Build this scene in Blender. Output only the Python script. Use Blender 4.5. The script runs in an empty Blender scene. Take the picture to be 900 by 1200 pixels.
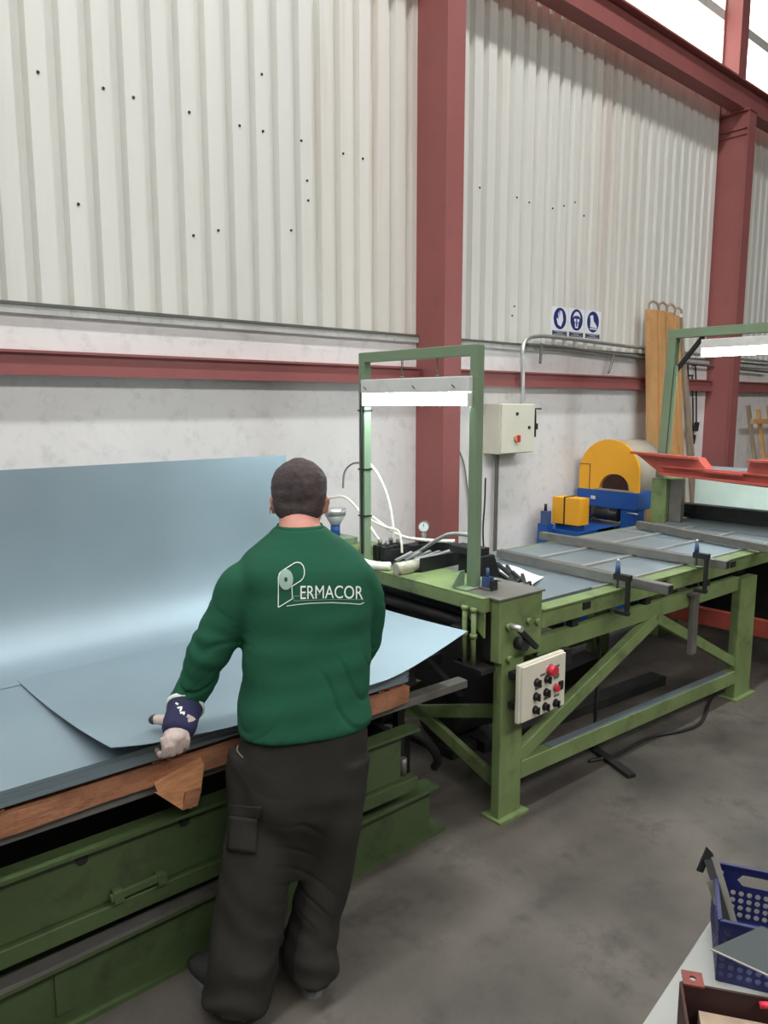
import bpy, bmesh, math, random
from mathutils import Vector, Matrix, noise
from mathutils.bvhtree import BVHTree
random.seed(7)
S = bpy.context.scene
COL = S.collection
R_ = math.radians

# ---------------------------------------------------------------- camera
CAM_H, FPX, W_, H_ = 1.9, 880.0, 900.0, 1200.0
PITCH, YAW = math.atan(127 / 880.0), R_(48.4)
FW = Vector((math.cos(YAW) * math.cos(PITCH), math.sin(YAW) * math.cos(PITCH), -math.sin(PITCH)))
RT = Vector((math.sin(YAW), -math.cos(YAW), 0))
UP = RT.cross(FW)
CAM = Vector((0, 0, CAM_H))
cd = bpy.data.cameras.new('camera')
cam = bpy.data.objects.new('camera', cd); COL.objects.link(cam)
cd.sensor_fit = 'VERTICAL'; cd.sensor_height = 36; cd.lens = 36 * FPX / H_
cd.clip_start = 0.05
cam.matrix_world = Matrix.Translation(CAM) @ Matrix((RT, UP, -FW)).transposed().to_4x4()
S.camera = cam

# ---------------------------------------------------------------- light and exposure
S.view_settings.view_transform = 'Standard'; S.view_settings.look = 'None'
S.view_settings.gamma = 1.0; S.view_settings.use_curve_mapping = False
S.view_settings.exposure = -0.30
world = bpy.data.worlds.new('overcast_sky'); S.world = world; world.use_nodes = True
world.node_tree.nodes['Background'].inputs[0].default_value = (0.9, 0.95, 1.0, 1)
world.node_tree.nodes['Background'].inputs[1].default_value = 0.5
SKY_NEAR, SKY_FAR, WALL_GLOW, LAMP = 58.0, 16.5, 3.8, 52.0


def ray(px, py): return FW + RT * ((px - 450) / FPX) - UP * ((py - 600) / FPX)
def at(px, py, ax, v):
    d = ray(px, py); return CAM + d * ((v - CAM[ax]) / d[ax])
def atX(px, py, v): return at(px, py, 0, v)
def atY(px, py, v): return at(px, py, 1, v)
def atZ(px, py, v): return at(px, py, 2, v)
def att(px, py, t): return CAM + ray(px, py) * t


# ---------------------------------------------------------------- materials
def srgb(r, g, b):
    f = lambda c: (c / 255 / 12.92) if c / 255 <= 0.04045 else ((c / 255 + 0.055) / 1.055) ** 2.4
    return (f(r), f(g), f(b), 1)

MATS = {}
def mat(name, col, rough=0.6, metal=0.0, var=0.12, scale=6.0, spot=None, spot_amt=0.35, spot_scale=3.0,
        bump=0.0, bump_scale=60.0, stretch=(1, 1, 1), emit=0.0, alpha=1.0, trans=0.0, spec=0.5, coat=0.0, rvar=0.1):
    if name in MATS: return MATS[name]
    m = bpy.data.materials.new(name); m.use_nodes = True
    nt = m.node_tree; N = nt.nodes; L = nt.links
    b = N['Principled BSDF']
    c = srgb(*col)
    tc = N.new('ShaderNodeTexCoord'); mp = N.new('ShaderNodeMapping')
    mp.inputs['Scale'].default_value = stretch
    L.new(tc.outputs['Object'], mp.inputs[0])
    n1 = N.new('ShaderNodeTexNoise'); n1.inputs['Scale'].default_value = scale; n1.inputs['Detail'].default_value = 6
    L.new(mp.outputs[0], n1.inputs['Vector'])
    rp = N.new('ShaderNodeValToRGB')
    rp.color_ramp.elements[0].position = 0.3; rp.color_ramp.elements[1].position = 0.7
    rp.color_ramp.elements[0].color = tuple(x * (1 - var) for x in c[:3]) + (1,)
    rp.color_ramp.elements[1].color = tuple(min(1, x * (1 + var)) for x in c[:3]) + (1,)
    L.new(n1.outputs['Fac'], rp.inputs[0])
    out = rp.outputs[0]
    if spot:
        n2 = N.new('ShaderNodeTexNoise'); n2.inputs['Scale'].default_value = spot_scale; n2.inputs['Detail'].default_value = 8
        n2.inputs['Roughness'].default_value = 0.7
        L.new(mp.outputs[0], n2.inputs['Vector'])
        r2 = N.new('ShaderNodeValToRGB')
        r2.color_ramp.elements[0].position = 0.52; r2.color_ramp.elements[1].position = 0.72
        r2.color_ramp.elements[0].color = (0, 0, 0, 1)
        r2.color_ramp.elements[1].color = (spot_amt,) * 3 + (1,)
        L.new(n2.outputs['Fac'], r2.inputs[0])
        mx = N.new('ShaderNodeMixRGB'); L.new(r2.outputs[0], mx.inputs[0]); L.new(out, mx.inputs[1])
        mx.inputs[2].default_value = srgb(*spot); out = mx.outputs[0]
    L.new(out, b.inputs['Base Color'])
    mr = N.new('ShaderNodeMapRange')
    mr.inputs[3].default_value = max(0.02, rough - rvar); mr.inputs[4].default_value = min(1, rough + rvar)
    L.new(n1.outputs['Fac'], mr.inputs[0]); L.new(mr.outputs[0], b.inputs['Roughness'])
    b.inputs['Metallic'].default_value = metal
    b.inputs['Specular IOR Level'].default_value = spec
    if coat: b.inputs['Coat Weight'].default_value = coat
    if trans: b.inputs['Transmission Weight'].default_value = trans
    if alpha < 1: b.inputs['Alpha'].default_value = alpha
    if emit:
        b.inputs['Emission Color'].default_value = c; b.inputs['Emission Strength'].default_value = emit
    if bump:
        n3 = N.new('ShaderNodeTexNoise'); n3.inputs['Scale'].default_value = bump_scale; n3.inputs['Detail'].default_value = 5
        L.new(mp.outputs[0], n3.inputs['Vector'])
        bp = N.new('ShaderNodeBump'); bp.inputs['Strength'].default_value = bump; bp.inputs['Distance'].default_value = 0.01
        L.new(n3.outputs['Fac'], bp.inputs['Height']); L.new(bp.outputs[0], b.inputs['Normal'])
    MATS[name] = m
    return m

M = {}
M['floor'] = mat('oily_concrete', (80, 75, 68), 0.62, var=0.5, scale=2.2, spot=(44, 42, 38), spot_amt=0.85, spot_scale=4.5, bump=0.25, bump_scale=30)
M['masonry'] = mat('white_painted_masonry', (224, 221, 218), 0.75, var=0.05, scale=2.0, spot=(146, 143, 137), spot_amt=0.32, spot_scale=9.0, bump=0.25, bump_scale=18)
M['clad'] = mat('white_cladding_paint', (215, 214, 206), 0.55, var=0.05, scale=1.3, spot=(176, 158, 140), spot_amt=0.38, spot_scale=1.2, stretch=(1.6, 1, 0.12))
M['cladrust'] = mat('rust_stained_cladding_paint', (214, 211, 202), 0.55, var=0.05, scale=1.3, spot=(184, 152, 134), spot_amt=0.75, spot_scale=1.1, stretch=(2.2, 1, 0.06))
M['flash'] = mat('grey_flashing', (184, 184, 178), 0.6, var=0.12, scale=5, spot=(80, 78, 72), spot_amt=0.5, spot_scale=14)
M['dkflash'] = mat('dark_flashing_edge', (92, 92, 86), 0.6)
M['red'] = mat('oxide_red_paint', (144, 83, 80), 0.6, var=0.1, scale=1.2, spot=(122, 72, 68), spot_amt=0.4, spot_scale=6)
M['roof'] = mat('roof_sheet', (100, 102, 100), 0.8)
M['hallwall'] = mat('hall_wall_paint', (104, 104, 101), 0.8)
M['sky'] = mat('translucent_roof_panel', (252, 253, 255), 0.5, var=0, emit=SKY_NEAR)
M['sky2'] = mat('translucent_roof_panel_far', (255, 253, 252), 0.5, var=0, emit=SKY_FAR)
M['glow'] = mat('translucent_wall_panel', (255, 253, 244), 0.5, var=0, emit=WALL_GLOW)
M['green'] = mat('machine_green_paint', (112, 130, 82), 0.5, var=0.2, scale=4, spot=(50, 56, 40), spot_amt=0.75, spot_scale=6, bump=0.06)
M['greenshade'] = mat('lift_green_in_shade', (66, 82, 49), 0.5, var=0.22, scale=3, spot=(40, 44, 32), spot_amt=0.8, spot_scale=6)  # machine green darkened; the lift table's shade is put into the colour
M['greenlt'] = mat('lamp_frame_green_paint', (114, 134, 106), 0.5, var=0.08, scale=3)
M['galv'] = mat('galvanised_sheet', (146, 162, 169), 0.60, metal=0.75, var=0.05, scale=2.5, rvar=0.05)
M['galvd'] = mat('galvanised_plate', (152, 166, 172), 0.42, metal=0.7, var=0.08, scale=3)
M['steel'] = mat('grey_steel', (118, 116, 110), 0.5, metal=0.5, var=0.15, scale=8, spot=(80, 66, 54), spot_amt=0.4, spot_scale=9)
M['bright'] = mat('bright_steel', (200, 202, 198), 0.35, metal=0.7, var=0.06)
M['dark'] = mat('dark_oily_steel', (38, 39, 38), 0.55, metal=0.3, var=0.3, scale=7, spot=(66, 62, 56), spot_amt=0.4, spot_scale=8)
M['black'] = mat('black_paint', (26, 27, 28), 0.5, var=0.2)
M['pallet'] = mat('pallet_wood', (158, 108, 78), 0.85, var=0.4, scale=9, spot=(62, 40, 32), spot_amt=0.85, spot_scale=9, stretch=(0.8, 2, 2), bump=0.5, bump_scale=30)
M['woodlt'] = mat('fresh_broken_wood', (192, 136, 94), 0.85, var=0.25, scale=14, stretch=(1, 4, 4), bump=0.4)
M['orange'] = mat('orange_bar_paint', (196, 150, 98), 0.6, var=0.15, scale=4, spot=(150, 96, 60), spot_amt=0.5, spot_scale=8)
M['greywood'] = mat('grey_weathered_wood', (150, 132, 112), 0.85, var=0.2, scale=7, stretch=(3, 3, 0.6))
M['yellow'] = mat('yellow_guard_paint', (238, 170, 38), 0.5, var=0.06, scale=3)
M['blue'] = mat('machine_blue_paint', (24, 78, 150), 0.45, var=0.12, scale=5)
M['beige'] = mat('beige_drum', (160, 148, 130), 0.75, var=0.08, scale=3)
M['redbeam'] = mat('bright_red_machine_paint', (176, 80, 68), 0.5, var=0.12, scale=4, spot=(205, 120, 80), spot_amt=0.5, spot_scale=5)
M['cream'] = mat('cream_enclosure', (214, 210, 192), 0.45, var=0.03)
M['white'] = mat('white_enamel', (206, 207, 202), 0.5, var=0.04, spot=(140, 138, 130), spot_amt=0.3, spot_scale=8)
M['redbtn'] = mat('red_button', (206, 48, 66), 0.35)
M['greenbtn'] = mat('green_button', (44, 130, 84), 0.35)
M['hose'] = mat('cream_hose', (226, 224, 208), 0.45, var=0.03)
M['greyhose'] = mat('grey_hose', (130, 130, 126), 0.5, var=0.05)
M['clear'] = mat('cloudy_plastic', (172, 168, 150), 0.35, var=0.2, scale=20, spot=(110, 106, 90), spot_amt=0.5, spot_scale=15)
M['glass'] = mat('glass_bowl', (190, 196, 196), 0.15, var=0.1, trans=0.5)
M['lamp'] = mat('lamp_tube_glow', (232, 250, 255), 0.4, var=0, emit=LAMP)
M['signw'] = mat('sign_white', (232, 233, 236), 0.4, var=0.01)
M['signb'] = mat('sign_blue', (40, 52, 120), 0.4, var=0.03)
M['signk'] = mat('sign_print', (62, 68, 84), 0.5, var=0.03)
M['shirt'] = mat('green_knit', (30, 80, 58), 0.9, var=0.08, scale=5, bump=0.12, bump_scale=400, spec=0.2)
M['pants'] = mat('charcoal_work_cotton', (46, 45, 41), 0.95, var=0.12, scale=8, bump=0.15, bump_scale=300, spec=0.15)
M['skin'] = mat('skin', (204, 142, 124), 0.55, var=0.07, scale=20)
M['hair'] = mat('short_dark_hair', (72, 62, 62), 0.75, var=0.3, scale=40, bump=0.6, bump_scale=220, spec=0.3)
M['print'] = mat('white_print', (214, 222, 214), 0.8, var=0.02)
M['printg'] = mat('grey_print', (140, 164, 150), 0.8, var=0.05)
M['navy'] = mat('navy_glove_fabric', (36, 37, 70), 0.9, var=0.2, scale=30, bump=0.3, bump_scale=200)
M['leather'] = mat('worn_glove_leather', (188, 170, 162), 0.85, var=0.25, scale=30, spot=(84, 74, 76), spot_amt=0.7, spot_scale=30)
M['shoe'] = mat('dark_work_shoe', (40, 39, 38), 0.7, var=0.15)
M['sole'] = mat('grey_shoe_sole', (98, 104, 100), 0.7)
M['crate'] = mat('blue_plastic', (28, 33, 80), 0.4, var=0.1, scale=8)
M['rust'] = mat('rusty_brown_steel', (56, 32, 27), 0.7, metal=0.2, var=0.35, scale=14, spot=(110, 52, 42), spot_amt=0.4, spot_scale=16)
M['rustlt'] = mat('red_primer_steel', (112, 54, 46), 0.65, var=0.2, scale=20)
M['paper'] = mat('white_paper', (226, 227, 224), 0.8, var=0.02)
M['charplate'] = mat('charcoal_plate', (62, 68, 68), 0.5, metal=0.4, var=0.1)
M['tabletop'] = mat('worn_white_table_paint', (158, 160, 154), 0.5, var=0.06, spot=(110, 108, 100), spot_amt=0.4, spot_scale=10)
M['clampblue'] = mat('steel_blue_paint', (58, 80, 124), 0.45, var=0.1)
M['pale'] = mat('pale_panel', (200, 214, 200), 0.6, var=0.05)


# ---------------------------------------------------------------- mesh building
def basis(d, up=None):
    d = Vector(d).normalized()
    u = Vector(up) if up is not None else (Vector((0, 0, 1)) if abs(d.z) < 0.95 else Vector((1, 0, 0)))
    s = d.cross(u)
    if s.length < 1e-6: s = d.cross(Vector((0, 1, 0)))
    s.normalize()
    return d, s, s.cross(d).normalized()


class MB:
    def __init__(s, xf=None): s.v = []; s.f = []; s.sm = []; s.xf = xf
    def add(s, vs, fs, smooth=False):
        o = len(s.v); s.v += [Vector(x) for x in vs]
        for f in fs: s.f.append([o + i for i in f]); s.sm.append(smooth)
        return s
    def box(s, x0, x1, y0, y1, z0, z1):
        return s.add([(x, y, z) for z in (z0, z1) for y in (y0, y1) for x in (x0, x1)],
                     [(0, 2, 3, 1), (4, 5, 7, 6), (0, 1, 5, 4), (2, 6, 7, 3), (0, 4, 6, 2), (1, 3, 7, 5)])
    def obox(s, c, a, b, e):
        c, a, b, e = Vector(c), Vector(a), Vector(b), Vector(e)
        return s.add([c + a * i + b * j + e * k for k in (-1, 1) for j in (-1, 1) for i in (-1, 1)],
                     [(0, 2, 3, 1), (4, 5, 7, 6), (0, 1, 5, 4), (2, 6, 7, 3), (0, 4, 6, 2), (1, 3, 7, 5)])
    def bar(s, p, q, w, h, up=None):
        p, q = Vector(p), Vector(q); d, a, b = basis(q - p, up)
        return s.obox((p + q) / 2, (q - p) / 2, a * w / 2, b * h / 2)
    def cyl(s, p, q, r, n=16, r2=None):
        p, q = Vector(p), Vector(q); d, a, b = basis(q - p); r2 = r if r2 is None else r2
        vs = [p + (a * math.cos(t) + b * math.sin(t)) * r for t in [i * 2 * math.pi / n for i in range(n)]]
        vs += [q + (a * math.cos(t) + b * math.sin(t)) * r2 for t in [i * 2 * math.pi / n for i in range(n)]]
        s.add(vs, [(i, (i + 1) % n, n + (i + 1) % n, n + i) for i in range(n)], True)
        o = len(s.v) - 2 * n
        s.f += [[o + i for i in reversed(range(n))], [o + n + i for i in range(n)]]; s.sm += [False, False]
        return s
    def tube(s, pts, r, n=8, sub=6, curve=True):
        P = [Vector(p) for p in pts]
        if curve and len(P) > 2:
            Q = []
            for i in range(len(P) - 1):
                a, b, c, d = P[max(i - 1, 0)], P[i], P[i + 1], P[min(i + 2, len(P) - 1)]
                for k in range(sub):
                    t = k / sub
                    Q.append(0.5 * ((2 * b) + (c - a) * t + (2 * a - 5 * b + 4 * c - d) * t * t + (3 * b - a - 3 * c + d) * t ** 3))
            P = Q + [P[-1]]
        rings = []; a = None
        for i, p in enumerate(P):
            d = (P[min(i + 1, len(P) - 1)] - P[max(i - 1, 0)]).normalized()
            if a is None: _, a, _b = basis(d)
            a = (a - d * a.dot(d)).normalized(); b = d.cross(a)
            rr = r[i] if isinstance(r, list) else r
            rings.append([p + (a * math.cos(t) + b * math.sin(t)) * rr for t in [k * 2 * math.pi / n for k in range(n)]])
        return s.loft(rings)
    def loft(s, rings, smooth=True, caps=True):
        n = len(rings[0]); vs = [v for r in rings for v in r]; fs = []
        for i in range(len(rings) - 1):
            for k in range(n):
                fs.append((i * n + k, i * n + (k + 1) % n, (i + 1) * n + (k + 1) % n, (i + 1) * n + k))
        s.add(vs, fs, smooth)
        if caps:
            o = len(s.v) - len(vs); m = len(rings) - 1
            s.f += [[o + k for k in reversed(range(n))], [o + m * n + k for k in range(n)]]; s.sm += [smooth, smooth]
        return s
    def prism(s, poly, fn, d):
        """poly: 2-D points; fn maps a 2-D point to 3-D; d: extrusion vector"""
        a = [Vector(fn(*p)) for p in poly]; d = Vector(d); n = len(a)
        return s.add(a + [x + d for x in a], [list(range(n))[::-1], [n + i for i in range(n)]] +
                     [(i, (i + 1) % n, n + (i + 1) % n, n + i) for i in range(n)])
    def grid(s, fn, nu, nv, th=0.0, smooth=True):
        vs = [Vector(fn(i / nu, j / nv)) for j in range(nv + 1) for i in range(nu + 1)]
        w = nu + 1
        fs = [(j * w + i, j * w + i + 1, (j + 1) * w + i + 1, (j + 1) * w + i) for j in range(nv) for i in range(nu)]
        s.add(vs, fs, smooth)
        if th:
            vb = [v - (th if isinstance(th, Vector) else Vector((0, 0, th))) for v in vs]
            s.add(vb, [f[::-1] for f in fs], smooth)
            B_ = [i for i in range(w)] + [j * w + nu for j in range(1, nv + 1)] + [nv * w + i for i in range(nu - 1, -1, -1)] + [j * w for j in range(nv - 1, 0, -1)]
            n = len(B_)
            s.add([vs[i] for i in B_] + [vb[i] for i in B_], [((k + 1) % n, k, n + k, n + (k + 1) % n) for k in range(n)])
        return s
    def sphere(s, c, r, n=12, m=8, sc=(1, 1, 1)):
        rings = []
        for j in range(m + 1):
            th = max(0.02, min(math.pi - 0.02, math.pi * j / m))
            rings.append([Vector(c) + Vector((r * sc[0] * math.sin(th) * math.cos(p), r * sc[1] * math.sin(th) * math.sin(p), -r * sc[2] * math.cos(th)))
                          for p in [k * 2 * math.pi / n for k in range(n)]])
        return s.loft(rings)
    def mesh(s, name, inv):
        me = bpy.data.meshes.new(name)
        xf = s.xf if s.xf is not None else Matrix()
        me.from_pydata([tuple(inv @ (xf @ v)) for v in s.v], [], s.f)
        me.polygons.foreach_set('use_smooth', s.sm)
        bm = bmesh.new(); bm.from_mesh(me); bmesh.ops.recalc_face_normals(bm, faces=bm.faces); bm.to_mesh(me); bm.free()
        me.update(); return me
    def build(s, name, m, parent=None, bevel=0.0, label=None):
        if parent is not None:
            mw = ROOT.get(parent.name, Matrix())
            o = bpy.data.objects.new(name, s.mesh(name, mw.inverted())); COL.objects.link(o); o.parent = parent
            ROOT[o.name] = mw
        else:
            xf = s.xf if s.xf is not None else Matrix()
            P = [xf @ v for v in s.v]
            lo = [min(p[i] for p in P) for i in range(3)]; hi = [max(p[i] for p in P) for i in range(3)]
            org = Vector(((lo[0] + hi[0]) / 2, (lo[1] + hi[1]) / 2, lo[2]))
            T = Matrix.Translation(org)
            o = bpy.data.objects.new(name, s.mesh(name, T.inverted())); COL.objects.link(o)
            o.location = org; ROOT[o.name] = T
        o.data.materials.append(M[m] if isinstance(m, str) else m)
        if bevel:
            bv = o.modifiers.new('bevel', 'BEVEL'); bv.width = bevel; bv.segments = 2; bv.limit_method = 'ANGLE'
        if label: o['label'] = label
        return o

ROOT = {}
def tag(o, label, cat, group=None):
    o['label'] = label; o['category'] = cat
    if group: o['group'] = group
    return o
def thing(name, label, cat, loc=(0, 0, 0), rz=0.0, group=None):
    o = bpy.data.objects.new(name, None); COL.objects.link(o)
    o.location = loc; o.rotation_euler = (0, 0, rz); o.empty_display_size = 0.1
    ROOT[o.name] = Matrix.Translation(loc) @ Matrix.Rotation(rz, 4, 'Z')
    return tag(o, label, cat, group)
def struct(o): o['kind'] = 'structure'; return o
def B(*a): return MB().box(*a)


# ---------------------------------------------------------------- the hall
YW = 4.05                       # back of the cladding
XL, XR, YF, ZR = -7.0, 17.0, -9.0, 8.0
struct(B(XL, XR, YF, YW + 0.2, -0.1, 0).build('floor', 'floor'))
wall = struct(B(XL, XR, YW - 0.05, YW + 0.2, 0, 2.345).build('wall_back', 'masonry'))
struct(B(XL, XR, YF - 0.2, YF, 0, ZR).build('wall_front', 'hallwall'))
struct(B(XL - 0.2, XL, YF, YW + 0.2, 0, ZR).build('wall_left', 'hallwall'))
struct(B(XR, XR + 0.2, YF, YW + 0.2, 0, ZR).build('wall_right', 'hallwall'))
# roof with two long translucent strips
ST1, ST2 = (1.55, 1.9), (-6.4, -4.4)
STX = (-5.5, 6.5)
ST2X = (-6.5, 8.5)
ceil = MB()
for y0, y1 in ((YF, ST2[0]), (ST2[1], ST1[0]), (ST1[1], YW + 0.2)):
    ceil.box(XL, XR, y0, y1, ZR, ZR + 0.12)
ceil.box(XL, STX[0], ST1[0], ST1[1], ZR, ZR + 0.12); ceil.box(STX[1], XR, ST1[0], ST1[1], ZR, ZR + 0.12)
ceil.box(XL, ST2X[0], ST2[0], ST2[1], ZR, ZR + 0.12); ceil.box(ST2X[1], XR, ST2[0], ST2[1], ZR, ZR + 0.12)
struct(ceil.build('ceiling', 'roof'))
struct(B(STX[0], STX[1], ST1[0], ST1[1], ZR + 0.03, ZR + 0.06).build('window_1', 'sky'))
struct(B(ST2X[0], ST2X[1], ST2[0], ST2[1], ZR + 0.03, ZR + 0.06).build('window_2', 'sky2'))
# translucent wall band above the crane beam
struct(B(XL, XR, YW + 0.1, YW + 0.14, 5.12, ZR).build('window_3', 'glow'))
for z in (5.9, 6.9):
    B(XL, XR, YW - 0.02, YW + 0.09, z, z + 0.1).build('glazing_rail', 'white', bpy.data.objects['window_3'])
# corrugated cladding, sheet by sheet
PITCHX, DEP = 0.1585, 0.045
def clad(x0, n, z0, z1):
    prof = []
    for k in range(n):
        a = x0 + k * PITCHX
        prof += [(a, YW), (a + 0.040, YW), (a + 0.054, YW - DEP), (a + 0.1445, YW - DEP)]
    prof.append((x0 + n * PITCHX, YW))
    m = MB(); c = len(prof)
    vs = [(x, y, z) for z in (z0, z1) for x, y in prof] + [(x, y + 0.004, z) for z in (z0, z1) for x, y in prof]
    fs = [(i, i + 1, c + i + 1, c + i) for i in range(c - 1)] + [(2 * c + i, 3 * c + i, 3 * c + i + 1, 2 * c + i + 1) for i in range(c - 1)]
    fs += [(0, c, 3 * c, 2 * c), (c - 1, 3 * c - 1, 4 * c - 1, 2 * c - 1)]
    m.add(vs, fs)
    return m
xs = 1.272 - 0.043 - 6 * PITCHX
XS0 = xs
scr = MB()
while xs < 12.0:
    clad(xs, 6, 2.38, 5.14).build('cladding_sheet', 'cladrust' if (xs < 3.35 < xs + 6 * PITCHX or xs < 6.5 < xs + 6 * PITCHX) else 'clad', wall)
    xs += 6 * PITCHX
for px, py in ((31, 81), (108, 100), (144, 111), (212, 129), (272, 145), (301, 152), (297, 84), (353, 165), (402, 180), (425, 186), (352, 210),
               (78, 237), (214, 274), (341, 270), (243, 268), (361, 235), (562, 220), (597, 229), (612, 235), (643, 243), (670, 236), (684, 253), (600, 370), (595, 358), (656, 240)):
    p = atY(px, py, YW - DEP); ph = (p.x - XS0) % PITCHX
    p.x += (0.1 - ph) if ph < 0.06 or ph > 0.135 else 0          # screws sit on the crests
    scr.cyl((p.x, YW - DEP + 0.004, p.z), (p.x, YW - DEP - 0.005, p.z), 0.008, 8)
o = scr.build('cladding_screws', 'dark', wall); o['kind'] = 'stuff'
struct(B(XL, XR, YW - 0.075, YW - 0.05, 2.335, 2.375).build('trim_1', 'flash'))
struct(B(XL, XR, YW - 0.082, YW - 0.045, 2.375, 2.390).build('trim_2', 'dkflash'))
# horizontal red girt between the columns
COLX = (-0.69, 3.845, 8.375, 12.9)
names = ('left of the middle column', 'between the two columns', 'beyond the column by the orange bars')
for i in range(3):
    x0 = COLX[i] + 0.176; x1 = COLX[i + 1] - 0.002
    g = B(x0, x1, YW - 0.115, YW - 0.052, 2.04, 2.155)
    o = tag(g.build('wall_rail', 'red'), 'dark red steel rail along the white wall, ' + names[i], 'beam')
    B(x0, x1, YW - 0.135, YW - 0.115, 2.145, 2.158).build('flange', 'red', o)
    B(x0, x1, YW - 0.135, YW - 0.115, 2.037, 2.05).build('flange', 'red', o)
# columns (I section, flanges parallel to the wall)
def column(x, label, parts_top=True):
    c = thing('steel_column', label, 'column', (x + 0.087, 3.87, 0))
    z1 = 4.93
    B(x, x + 0.173, 3.70, 3.715, 0, z1).build('front_flange', 'red', c)
    B(x, x + 0.173, 4.025, 4.04, 0, z1).build('back_flange', 'red', c)
    B(x + 0.02, x + 0.153, 3.715, 4.025, 0, z1).build('web', 'red', c)
    B(x - 0.01, x + 0.183, 3.69, 4.045, z1, z1 + 0.02).build('cap_plate', 'red', c)
    for zz in (4.70, 4.76):
        B(x + 0.002, x + 0.02, 3.716, 4.024, zz, zz + 0.012).build('stiffener', 'red', c)
    B(x, x + 0.173, 3.84, 3.852, z1 + 0.30, 7.9).build('upper_front_flange', 'red', c)
    B(x, x + 0.173, 4.02, 4.03, z1 + 0.02, 7.9).build('upper_back_flange', 'red', c)
    B(x + 0.02, x + 0.153, 3.852, 4.02, z1 + 0.30, 7.9).build('upper_web', 'red', c)
    return c
column(COLX[1], 'dark red steel column behind the lamp frame of the green feed bench')
column(COLX[2], 'dark red steel column beside the leaning orange bars')
cb = thing('crane_beam', 'dark red steel crane runway beam resting on the column tops', 'beam', (6, 3.82, 4.952))
B(XL, XR, 3.75, 3.90, 4.952, 4.966).build('bottom_flange', 'red', cb)
B(XL, XR, 3.81, 3.84, 4.966, 5.21).build('web', 'red', cb)
B(XL, XR, 3.75, 3.90, 5.21, 5.228).build('top_flange', 'red', cb)

# ---------------------------------------------------------------- feed bench with head (rotated a little off the wall line)
BROT = R_(-2.2)
BX = Matrix.Translation((2.5, 2.05, 0)) @ Matrix.Rotation(BROT, 4, 'Z')
def L(): return MB(BX)
def LB(*a): return MB(BX).box(*a)
bench = thing('feed_bench', 'long green steel feed bench with a boxy front head, diagonal braces and grey top plates', 'machine', (2.5, 2.05, 0), BROT)
# legs
LB(0.02, 0.17, 0, 0.05, 0, 0.78).build('leg', 'green', bench, 0.004)
LB(0.02, 0.17, 1.2, 1.25, 0, 0.78).build('leg', 'green', bench, 0.004)
LB(2.27, 2.48, 0.0, 0.06, 0, 0.80).build('leg', 'green', bench, 0.004)
LB(2.27, 2.48, 1.08, 1.14, 0, 0.80).build('leg', 'green', bench, 0.004)
for x0, x1, y0 in ((0.0, 0.20, -0.03), (2.24, 2.51, -0.03)):
    LB(x0, x1, y0, y0 + 0.12, 0, 0.012).build('foot_plate', 'green', bench)
# front head box and cross beam
LB(0.0, 0.29, 0.0, 0.055, 0.755, 1.045).build('head_box', 'green', bench, 0.006)
LB(-0.01, 0.30, -0.008, 0.30, 1.045, 1.053).build('head_lid', 'steel', bench)
LB(0.0, 0.29, 1.12, 1.30, 0.55, 1.10).build('head_box', 'green', bench, 0.006)
LB(-0.04, -0.005, 1.12, 1.30, 0.80, 1.09).build('far_plate', 'dark', bench)
LB(-0.05, 0.26, 0.056, 1.119, 0.985, 1.044).build('cross_beam', 'green', bench, 0.004)
LB(-0.05, 0.26, 0.301, 1.119, 1.0445, 1.052).build('beam_top', 'green', bench)
LB(-0.05, -0.011, 0.056, 0.300, 1.0445, 1.052).build('beam_top', 'green', bench)
LB(0.06, 0.24, 0.165, 1.115, 0.86, 0.984).build('roller_housing', 'black', bench)
L().cyl((0.03, 0.17, 0.885), (0.03, 1.11, 0.885), 0.03, 16).build('feed_roller', 'dark', bench)
L().cyl((0.03, 0.17, 0.962), (0.03, 1.11, 0.962), 0.022, 16).build('feed_roller', 'dark', bench)
LB(0.20, 0.22, 0.06, 1.119, 0.42, 0.859).build('throat_shade_plate', 'black', bench)  # added black panel, standing in for the shade under the cross beam
LB(0.06, 0.20, 1.08, 1.119, 0.60, 0.859).build('throat_shade_end', 'black', bench)  # added black end piece, also standing in for shade
L().prism([(0.058, 0.984), (0.20, 0.984), (0.058, 0.87)], lambda y, z: (-0.040, y, z), (0.012, 0, 0)).build('gusset', 'green', bench)
LB(0.0, 0.02, 0.056, 0.10, 0.76, 0.984).build('head_edge', 'dark', bench)
for y in (0.10, 0.155):
    g = L().cyl((-0.06, y, 0.74), (-0.06, y, 0.995), 0.012, 10).build('guide_rod', 'green', bench)
    L().cyl((-0.06, y, 0.985), (-0.06, y, 1.003), 0.018, 6).build('nut', 'green', g)
    L().cyl((-0.06, y, 0.865), (-0.06, y, 0.885), 0.018, 6).build('nut', 'green', g)
LB(-0.09, 0.0, 0.02, 0.2, 0.72, 0.74).build('guide_bracket', 'dark', bench)
LB(-0.08, 0.01, 0.16, 0.23, 0.76, 0.9).build('throat_block', 'dark', bench)
# bolts and clamping lever on the head box
for px, py in ((594, 734), (617, 727), (627, 728), (595, 772)):
    p = atY(px, py, 2.05); q = BX.inverted() @ p
    L().cyl((q.x, 0.0, q.z), (q.x, -0.018, q.z), 0.016, 6).build('bolt', 'green', bench)
q = BX.inverted() @ atY(606, 736, 2.0); e = BX.inverted() @ atY(627, 758, 2.0)
lev = L().bar((q.x, -0.05, q.z), (e.x, -0.05, e.z), 0.02, 0.022).build('lever', 'black', bench)
L().cyl((q.x, 0.0, q.z), (q.x, -0.075, q.z), 0.014, 10).build('lever_pin', 'bright', lev)
L().cyl((q.x + 0.06, 0.0, q.z - 0.09), (q.x + 0.06, -0.05, q.z - 0.09), 0.03, 10).build('knob', 'dark', bench)
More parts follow.
